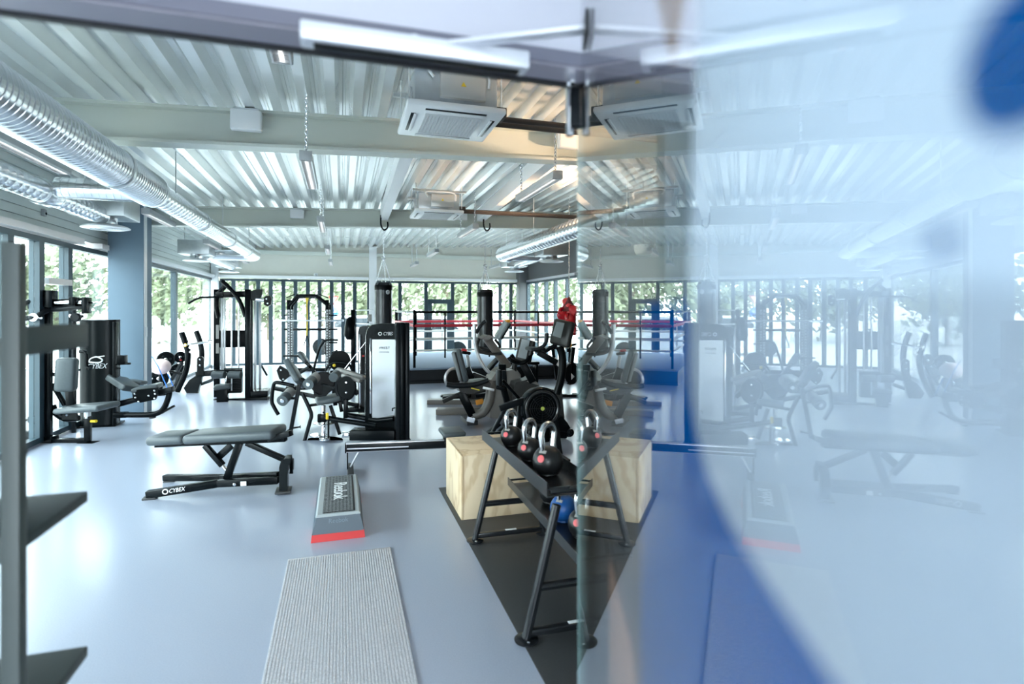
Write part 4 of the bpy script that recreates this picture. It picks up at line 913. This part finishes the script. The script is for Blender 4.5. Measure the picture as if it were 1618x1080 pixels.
k.p('console_tray', B().prism([q(760, 535, -.1), q(772, 529, -.1), q(781, 531, -.1), q(772, 537, -.1)], D*.3), TAUPE)
k.tube('fixed_hoop', TAUD, [q(757, 534, -.15), q(754, 547, -.15), q(762, 556, -.15), q(778, 559, -.15), q(793, 558, -.15)], .022, k=4); k.tube('fixed_hoop', TAUD, [q(782, 536, .1), q(790, 548, .1), q(775, 552, .1), q(757, 549, .1)], .020, k=4)
k.bar('foot_pedal', BLK2, q(752, 625, -.1), q(796, 618, -.1), .14, .05); k.bar('foot_pedal', BLK2, q(700, 628, .2), q(745, 624, .2), .14, .05)
k.bar('base_rail', TAUPE, q(690, 649, -.1), q(800, 648, -.1), .20, .075)
for x in (694, 750): k.cyl('levelling_foot', BLK2, q(x, 652, -.1), q(x, 656.5, -.1), .02)
k.bar('rocker_bar', TAUD, q(700, 634, .0), q(775, 600, .0), .05, .06); k.bar('orange_strip', ORANGE, q(752, 636, -.12), q(764, 633, -.12), .05, .07)
# cross trainer behind with a large pale wheel
q = P(8.9)
k = K('cross_trainer', 'cross trainer with a pale round wheel guard standing closest to the ring', 'elliptical trainer', V((q(730, 0).x, 8.9, 0)))
k.p('wheel_guard', B().ring(q(717, 597), D*.94-EX*.34, .155, .024, 36, 8), SILV); k.disc('wheel_web', TAUD, q(717, 597, .02), D*.94-EX*.34, .14, .03)
k.bar('saddle_post', SILV, q(738, 561), q(741, 580), .05, .05); k.p('red_saddle', B().slab(q(729, 552), q(738, 554), .12, .05, .02, D), RED); k.slab('saddle', BLK2, q(730, 556), q(744, 558), .16, .05, side=D)
k.bar('main_post', BLK2, q(738, 580), q(746, 600), .10, .10); k.p('body', B().prism([q(733, 612), q(738, 590), q(750, 588), q(790, 604), q(800, 634), q(742, 634)], D*.2), TAUD)
k.bar('base_rail', TAUPE, q(676, 634), q(790, 634), .18, .07); 
for x in (680, 722, 780): k.cyl('levelling_foot', BLK2, q(x, 636), q(x, 637.2), .02)
k.bar('foot_pedal', BLK2, q(697, 625, -.1), q(735, 622, -.1), .15, .03); k.bar('pedal_edge', ORANGE, q(700, 627, -.15), q(732, 624, -.15), .02, .014)
k.slab('console', BLK2, q(771, 583), q(786, 567), .24, .04, side=D); k.bar('console_stem', BLK2, q(778, 576), q(775, 605), .05, .05)
# upright bike
q = P(6.9)
k = K('upright_bike', 'dark upright bike with large grey screen and looped hand grips', 'exercise bike', V((q(845, 0).x, 6.9, 0)))
sc_ = k.slab('console', TAUD, q(826, 571), q(834, 536), .24, .06, side=(D*.85-EX*.5), bev=.02); k.p('screen', B().prism([q(818, 564, -.09), q(831, 567, -.09), q(837.5, 537, -.09), q(825, 535, -.09)], D*.01), SCREEN, sc_)
k.tube('hand_grip', BLK2, [q(804, 564, -.15), q(808, 569, -.15), q(820, 573, -.1), q(832, 570, -.1), q(841, 556, -.05)], .026, k=4); k.tube('hand_grip', BLK2, [q(808, 560, .2), q(814, 568, .2), q(824, 573, .1)], .024, k=4)
k.bar('stem', BLK2, q(826, 573), q(842, 603), .10, .09)
k.p('body', B().prism([q(810, 622), q(815, 604), q(824, 602), q(842, 597), q(852, 608), q(858, 632), q(868, 660), q(812, 660)], D*.22), TAUD); k.p('body_top', B().prism([q(833, 603, -.02), q(842, 596, -.02), q(853, 609, -.02)], D*.26), TAUPE)
k.bar('seat_post', BLK2, q(795, 612), q(804, 645), .07, .07); k.slab('saddle', BLK2, q(784, 610), q(800, 613), .2, .06, side=D, bev=.025); k.bar('saddle_slide', CHAR, q(795, 585), q(797, 612), .06, .08)
k.bar('base_rail', BLK2, q(800, 672), q(876, 672), .12, .06); k.box('rear_foot', BLK2, q(806, 676), .08, .45, .05)
k.bar('pedal_crank', BLK, q(832, 645, -.05), q(822, 660, -.05), .02, .03); k.box('pedal', BLK2, q(820, 661, -.1), .11, .1, .03)
# stand-up climber with curved post
q = P(6.45)
k = K('stepper_machine', 'dark stair climber with a tall curved black post and console beside the glass', 'stepper', V((q(885, 0).x, 6.55, 0)))
k.tube('curved_post', BLK2, [q(884, 547), q(888, 560), q(889, 578), q(886, 600), q(880, 622)], .045, k=5, n=14)
cs = k.slab('console', TAUD, q(884, 546), q(893, 506), .27, .075, side=(D*.8-EX*.6), bev=.03); k.p('screen', B().prism([q(873, 530, -.12), q(886, 534, -.12), q(892, 510, -.12), q(880, 508, -.12)], D*.01), SCREEN, cs)
k.tube('hand_grip', CHAR, [q(840, 553, -.1), q(850, 551, -.1), q(860, 545, -.1), q(864, 535, -.1), q(864, 526, -.1)], .022, k=4); k.tube('hand_grip', CHAR, [q(842, 550, .2), q(856, 556, .2), q(871, 549, .1), q(881, 540, .1), q(880, 527, .1)], .024, k=4)
k.bar('grip_beam', BLK2, q(850, 556, .05), q(880, 573, .05), .06, .07); k.box('grip_pad', CHAR, q(846, 551, .05), .16, .30, .04, bev=.018)
k.p('base_housing', B().prism([q(868, 688), q(880, 662), q(888, 657), q(897, 668), q(906, 684), q(902, 690)], D*.2), BLK2)
k.bar('base_rail', BLK2, q(828, 684), q(895, 686), .14, .06); k.disc('transport_wheel', BLK2, q(901.5, 683, -.12), D*.9-EX*.4, .042, .05); k.disc('wheel_cap', CHAR, q(901.5, 683, -.15), D*.9-EX*.4, .022, .02)
k.p('body', B().prism([q(840, 682, .15), q(850, 640, .15), q(872, 615, .15), q(888, 617, .15), q(892, 660, .15), q(880, 686, .15)], D*.2), TAUD)
for dy in (-.1, .25): k.bar('step_pedal', BLK2, q(836, 668, dy), q(862, 664, dy), .14, .04)
# spin bike partly behind the glass
q = P(9.6)
k = K('spin_bike', 'black and white spin bike standing under the red gloves', 'exercise bike', V((q(895, 0).x, 9.6, 0)))
k.disc('flywheel', CHAR, q(903, 590), D*.9-EX*.4, .19, .04); k.p('flywheel_rim', B().ring(q(903, 590), D*.9-EX*.4, .185, .018, 30, 8), CHROME)
k.bar('main_frame', WHT, q(875, 566), q(905, 597), .07, .08); k.bar('seat_post', BLK, q(873, 548), q(880, 600), .05, .05); k.slab('saddle', BLK2, q(866, 548), q(882, 549), .18, .05, side=D)
k.bar('front_post', BLK, q(906, 548), q(900, 600), .06, .06); k.tube('handlebar', BLK2, [q(900, 546, -.2), q(912, 543, -.1), q(912, 543, .1), q(900, 546, .2)], .02, k=3)
k.bar('base_rail', BLK, q(868, 624), q(918, 626), .08, .06); k.box('rear_foot', BLK, q(870, 625), .08, .5, .05); k.box('front_foot', BLK, q(916, 626), .08, .5, .05); k.box('orange_bottle', ORANGE, q(899, 543, -.25), .09, .06, .12, bev=.02)
# stack tower right of the glass line seen only through it
k = K('storage_bench', 'black bench with white shoes below the ring ropes', 'bench', st(3.4, 10.9, 0))
k.slab('seat_pad', BLK2, st(3.1, 10.95, .40), st(3.9, 10.95, .40), .3, .06, side=D)
for a in (3.15, 3.85): k.bar('leg', BLK, st(a, 10.95, 0), st(a, 10.95, .38), .05, .25)

# ------------------------------------------------------------------ ceiling services
def spiral(name, p, q, r, m=DUCT, seam=.055, par=None, caps=True):
    """folded spiral duct: tube with a raised helical seam"""
    p = V(p); q = V(q); a = (q-p).normalized(); L = (q-p).length; prof = []; n = max(2, int(L/seam))
    for i in range(n):
        x = L*i/n; dx = L/n
        e = 1.025 if seam < .08 else 1.01; prof += [(r, x), (r, x+dx*.86), (r*e, x+dx*.90), (r*e, x+dx*.96)]
    prof.append((r, L))
    return obj(name, B().lathe(prof, p, a, 32), m, par)
sD, zD = -1.66, 2.58
t = thing('ventilation_duct', 'large silver spiral duct running along the left side below the roof beams', 'duct', st(sD, 6, zD))
spiral('fat_section', st(sD, 1.25, zD), st(sD, 5.75, zD), .148, seam=.05, par=t)
obj('reducer', B().lathe([(.153, 0), (.153, .05), (.118, .16), (.118, .17)], st(sD, 5.75, zD), D, 32), DUCT, t)
obj('joint_band', B().lathe([(.155, 0), (.158, .01), (.158, .05), (.155, .06)], st(sD, 4.9, zD), D, 32), GALV, t)
spiral('thin_section', st(sD, 5.9, zD), st(sD, 12.0, zD), .112, seam=.11, par=t)
for x in (7.6, 9.4, 11.0): obj('joint_band', B().lathe([(.116, 0), (.12, .01), (.12, .05), (.116, .06)], st(sD, x, zD), D, 32), GALV, t)
obj('elbow', B().tube(curve([st(sD, 11.98, zD), st(sD, 12.10, zD), st(sD-.05, 12.2, zD), st(sD-.17, 12.24, zD)], 5), .113, 24), DUCT, t)
spiral('branch', st(sD-.16, 12.24, zD), st(sD-.75, 12.24, zD), .10, par=t)
for x in (2.4, 6.6, 9.0, 11.4): obj('hanger_rod', B().cyl(st(sD, x, zD+.11), st(sD, x, roof(sD)), .006, 6), GALV, t)
t = thing('branch_duct', 'smaller silver duct with a tee near the left wall above the windows', 'duct', st(-2.6, 5.5, 2.62))
spiral('pipe', st(-2.55, 3.6, 2.55), st(-2.55, 7.2, 2.55), .10, seam=.10, par=t); spiral('cross_pipe', st(-2.45, 6.0, 2.60), st(sD-.1, 6.0, 2.60), .095, par=t)
obj('tee_collar', B().lathe([(.115, 0), (.12, .02), (.12, .22), (.115, .24)], st(-2.55, 5.88, 2.55), D, 24), DUCT, t)
obj('plenum_box', B().box(st(-2.62, 4.0, 2.66), .42, .5, .3, bev=.006), GALV, t)
t = thing('far_branch_duct', 'short silver duct feeding the two farthest diffusers by the back left corner', 'duct', st(-2.6, 13, 2.56))
spiral('pipe', st(-2.55, 12.1, 2.56), st(-2.55, 14.9, 2.56), .095, par=t)
def diffuser(s_, tt, label, z=2.62):
    c = st(s_, tt, z); k = K('air_diffuser', label, 'air diffuser', c, 'round diffusers below the plenum boxes')
    k.p('plenum_box', B().box(c+Z*.04, .52, .52, .26, bev=.006), GALV); [k.p('hanger_rod', B().cyl(c+Z*.16+EX*a, V((c.x, c.y, roof(s_)))+EX*a, .006, 6), GALV) for a in (-.2, .2)]; k.cyl('neck', CHROME, c-Z*.09, c-Z*.17, .11, n=24)
    k.p('dish', B().lathe([(.10, 0), (.21, -.03), (.235, -.045), (.235, -.052), (.20, -.058), (.03, -.05)], c-Z*.15, Z, 36), WHP)
    for i in range(4): k.p('dish_ring', B().ring(c-Z*(.205-.0*i), Z, .06+.045*i, .006, 30, 6), WHP)
diffuser(-2.55, 7.36, 'round white diffuser under a steel box over the left windows')
diffuser(-2.62, 11.8, 'round white diffuser under a steel box near the far end of the left wall')
diffuser(-2.65, 15.1, 'round white diffuser under a steel box in the back left corner')
diffuser(3.85, 10.0, 'round white diffuser under a steel box before the dark right wall')
diffuser(4.0, 12.9, 'round white diffuser under a steel box farther along the dark right wall')
t = thing('ventilation_duct', 'silver spiral duct with a rounded end hanging at the right before the dark wall', 'duct', st(3.0, 6, zD))
spiral('pipe', st(3.0, 2.2, zD), st(3.0, 10.35, zD), .135, seam=.12, par=t)
obj('elbow', B().tube(curve([st(3.0, 10.34, zD), st(3.0, 10.46, zD), st(3.06, 10.58, zD), st(3.2, 10.62, zD)], 5), .136, 24), DUCT, t)
spiral('branch', st(3.19, 10.62, zD), st(3.8, 10.62, zD), .10, par=t); spiral('long_branch', st(3.85, 10.4, zD), st(4.0, 12.7, zD), .09, par=t)
for x in (3.5, 6.4, 8.6): obj('hanger_rod', B().cyl(st(3.0, x, zD+.13), st(3.0, x, roof(3.0)), .006, 6), GALV, t)
# linear lamps in four rows
LZ = 2.68
def lamp(): 
    k = K('linear_lamp', 'x', 'ceiling light', st(-.27, 4.65, LZ), 'linear lamps hung on chains')
    s_, tt, L = -.27, 4.65, 1.12
    k.p('housing', B().box(st(s_, tt+L/2, LZ+.035), .092, L, .06, bev=.006), LAMPG); k.p('end_cap', B().box(st(s_, tt+.004, LZ+.03), .096, .012, .074, bev=.003), LAMPG); k.p('end_cap', B().box(st(s_, tt+L-.004, LZ+.03), .096, .012, .074, bev=.003), LAMPG)
    k.p('tube', B().cyl(st(s_, tt+.03, LZ+.012), st(s_, tt+L-.03, LZ+.012), .013, 10), TUBE)
    lv = k.p('louvre_frame', B().bar(st(s_-.04, tt+.02, LZ), st(s_-.04, tt+L-.02, LZ), .008, .022).bar(st(s_+.04, tt+.02, LZ), st(s_+.04, tt+L-.02, LZ), .008, .022), SILV)
    b = B(); n = 26
    for i in range(n): b.bar(st(s_-.037, tt+.03+(L-.06)*i/(n-1), LZ-.002), st(s_+.037, tt+.03+(L-.06)*i/(n-1), LZ-.002), .003, .016)
    o = k.p('louvre_blades', b, SILV, lv); o['kind'] = 'stuff'
    for f in (.06, L-.06):
        o = k.p('chain', chain(st(s_, tt+f, LZ+.06), st(s_, tt+f, 3.24), .02), CHROME); o['kind'] = 'stuff'
    return k.o
L0 = lamp(); RN = ['far left row', 'second row from the left', 'middle row above the machines', 'right hand row']; KN = ['nearest to the doorway', 'second from the doorway', 'third from the doorway', 'nearest to the back wall']
for r, s_ in enumerate((-2.3, -.27, 1.85, 4.1)):
    for j, tt in enumerate((1.75, 4.65, 7.84, 11.3, 14.4)):
        if j == 0 and r != 1: continue
        lb = 'grey linear lamp on chains, %s, %s' % (RN[r], KN[j-1] if j else 'just inside the door lintel')
        if (r, j) == (1, 1): L0['label'] = lb
        else: dup(L0, st(s_, tt-(.3 if (r, j) == (0, 3) else 0), LZ), lb)
# ceiling cassette air conditioners
def cassette(s_, tt, label, z=2.86, w=.68):
    c = st(s_, tt, z); k = K('cassette_unit', label, 'air conditioner', c, 'ceiling cassette air conditioners')
    pn = k.p('panel', B().box(c+Z*.01, w, w, .045, bev=.015), WHP)
    for sx, sy, x, y in ((-1, 0, .035, w*.55), (1, 0, .035, w*.55), (0, -1, w*.62, .035), (0, 1, w*.62, .035)):
        k.p('air_slot', B().box(c+EX*sx*w*.41+D*sy*w*.41-Z*.014, x, y, .004, bev=.001), CHAR, pn); k.p('louvre_flap', B().box(c+EX*sx*(w*.41-.012)+D*sy*(w*.41-.012)-Z*.018, x*.55 if sx else x, y if sx else y*.55, .006, bev=.002), WHP, pn)
    g = B(); n = 17; gw = w*.58
    g.box(c-Z*.014, gw, gw, .004)
    for i in range(n):
        o_ = -gw/2+gw*i/(n-1); g.bar(c+EX*o_-D*gw/2-Z*.019, c+EX*o_+D*gw/2-Z*.019, .008, .006); g.bar(c+D*o_-EX*gw/2-Z*.019, c+D*o_+EX*gw/2-Z*.019, .008, .006)
    o = k.p('intake_grille', g, mat('grille_white', (.70, .72, .73), .4), pn)
    k.p('body', B().box(c+Z*.145, w*.84, w*.84, .23, bev=.004), GALV)
    cp = k.p('control_box', B().box(c+Z*.155-D*(w*.42+.02)+EX*.04, w*.46, .04, .17, bev=.004), mat('bright_zinc', (.70, .69, .66), .3, .7))
    k.p('warning_label', B().prism([c+Z*.15-D*(w*.42+.042)+EX*(.04-.018), c+Z*.15-D*(w*.42+.042)+EX*(.04+.018), c+Z*.182-D*(w*.42+.042)+EX*.04], D*.002), YEL, cp)
    k.p('hanger_bracket', B().box(c+Z*.12-EX*(w*.42+.008)-D*.15, .012, .04, .10), GALV); k.p('hanger_bracket', B().box(c+Z*.12+EX*(w*.42+.008)-D*.15, .012, .04, .10), GALV)
    k.p('support_rail', B().bar(c+Z*.285-EX*w*.55-D*w*.46, c+Z*.285+EX*w*.55-D*w*.46, .03, .03), GALV); k.p('support_rail', B().bar(c+Z*.285-EX*w*.55+D*w*.46, c+Z*.285+EX*w*.55+D*w*.46, .03, .03), GALV)
    for sx in (-1, 1):
        for sy in (-1, 1): k.p('threaded_rod', B().cyl(c+Z*.06+EX*sx*w*.47+D*sy*w*.40, st(s_+sx*w*.47, tt+sy*w*.40, roof(s_)), .006, 6), GALV)
    k.tube('cable', WHP, [c+Z*.20-D*w*.46-EX*.16, c+Z*.26-D*w*.48-EX*.19, c+Z*.275-D*w*.48, c+Z*.26-D*w*.48+EX*.2, c+Z*.16-D*w*.47+EX*.22], .011, k=4)
    k.p('drain_box', B().box(c+Z*.10+EX*(w*.42+.07), .13, .16, .07, bev=.01), PIPE)
    for sy in (-.06, .06): k.p('lagged_pipe', B().tube([c+Z*(.11)+EX*(w*.42)+D*(.17+sy), st(s_+2.7, tt+.17+sy, z+.11)], .022, 12), PIPE)
    k.p('pipe_valve', B().lathe([(.02, 0), (.03, .01), (.03, .06), (.02, .07)], c+Z*.11+EX*(w*.42+.05)+D*.08, EX, 12), CHROME)
cassette(.75, 4.03, 'white square ceiling cassette air conditioner behind the door lintel, the closer one')
cassette(1.30, 8.0, 'white square ceiling cassette air conditioner beyond the first roof beam, the farther one')
# white boxes on the beams
def beam_box(px, t_, w, h, label):
    s_ = s_on_t(px, t_-.10); z = roof(s_)-.11
    k = K('junction_box', label, 'junction box', st(s_, t_-.1, z), 'white boxes on the roof beams')
    k.box('case', WHP, st(s_, t_-.12, z), w, .07, h, bev=.01); k.p('lid', B().box(st(s_, t_-.158, z), w*.92, .008, h*.92, bev=.003), WHT)
    k.box('clip', GALV, st(s_, t_-.1, z+h/2+.01), w*.8, .08, .02)
beam_box(390, 5.22, .24, .17, 'white box on the nearer roof beam above the second lamp row')
beam_box(898, 5.22, .24, .19, 'white box on the nearer roof beam beside the glass door')
beam_box(470, 9.96, .22, .14, 'white box on the farther roof beam at the left')
beam_box(728, 9.96, .22, .14, 'white box on the farther roof beam behind the second cassette')
k = K('wall_sensor', 'small grey sensor on the siding above the left windows', 'sensor', st(SL+.01, t_on_s(66, SL), 2.62)); k.box('case', LAMPG, st(SL+.02, t_on_s(66, SL), 2.60), .04, .06, .08, bev=.008); k.disc('lens', BLK2, st(SL+.042, t_on_s(66, SL), 2.59), EX, .014, .01)
k = K('wall_sensor', 'small white sensor on the cream back wall above the power rack', 'sensor', at(499, 431, 15.2)); p = st(sB(499), TB-.02, 2.46); k.o.location = p; k.box('case', WHP, p, .10, .05, .08, bev=.012); k.disc('lens', LAMPG, p-D*.03, D, .02, .012)
# pendants added out of clear view to warm the ceiling at the right
for tt, lb in ((3.9, 'added warm pendant lamp behind the glass door, closer to the doorway'), (7.2, 'added warm pendant lamp behind the glass door, beyond the first roof beam')):
    p = st(4.2, tt, 2.3)
    k = K('added_pendant_lamp', lb, 'lamp', p, 'added warm pendants by the right wall')
    k.p('shade', B().lathe([(.10, 0), (.13, -.05), (.14, -.14), (.125, -.14), (.11, -.05), (.08, -.01)], p, -Z, 24), WHP); k.cyl('cord', BLK2, p, V((p.x, p.y, roof(4.2))), .006, n=8)
    k.p('bulb', B().ball(p+Z*.06, .05), mat('added_warm_bulb', (1, .72, .42), .4, emit=20))
    pl = bpy.data.lights.new('added_ceiling_spot', 'SPOT'); pl.spot_size = 1.15; pl.spot_blend = .9; pl.energy = 430; pl.color = (1, .66, .40); pl.shadow_soft_size = .05
    o = bpy.data.objects.new('added_ceiling_spot', pl); C.objects.link(o); o.location = p+Z*.16; o.rotation_euler = face(st(1.5, tt+.2, 3.25)-p)
# unseen lobby lamp, added behind the camera to light the lintel wall and door
k = K('added_lobby_lamp', 'added white square ceiling lamp in the lobby before the glass door', 'ceiling light', st(.2, -1.9, 2.68)); k.box('frame', WHT, st(.2, -1.9, 2.685), 1.3, .7, .03); k.p('diffuser', B().box(st(.2, -1.9, 2.665), 1.2, .6, .012), TUBE)
area(st(.2, -1.9, 2.65), 1.2, .6, 9, (.90, .96, 1), (0, 0, th))
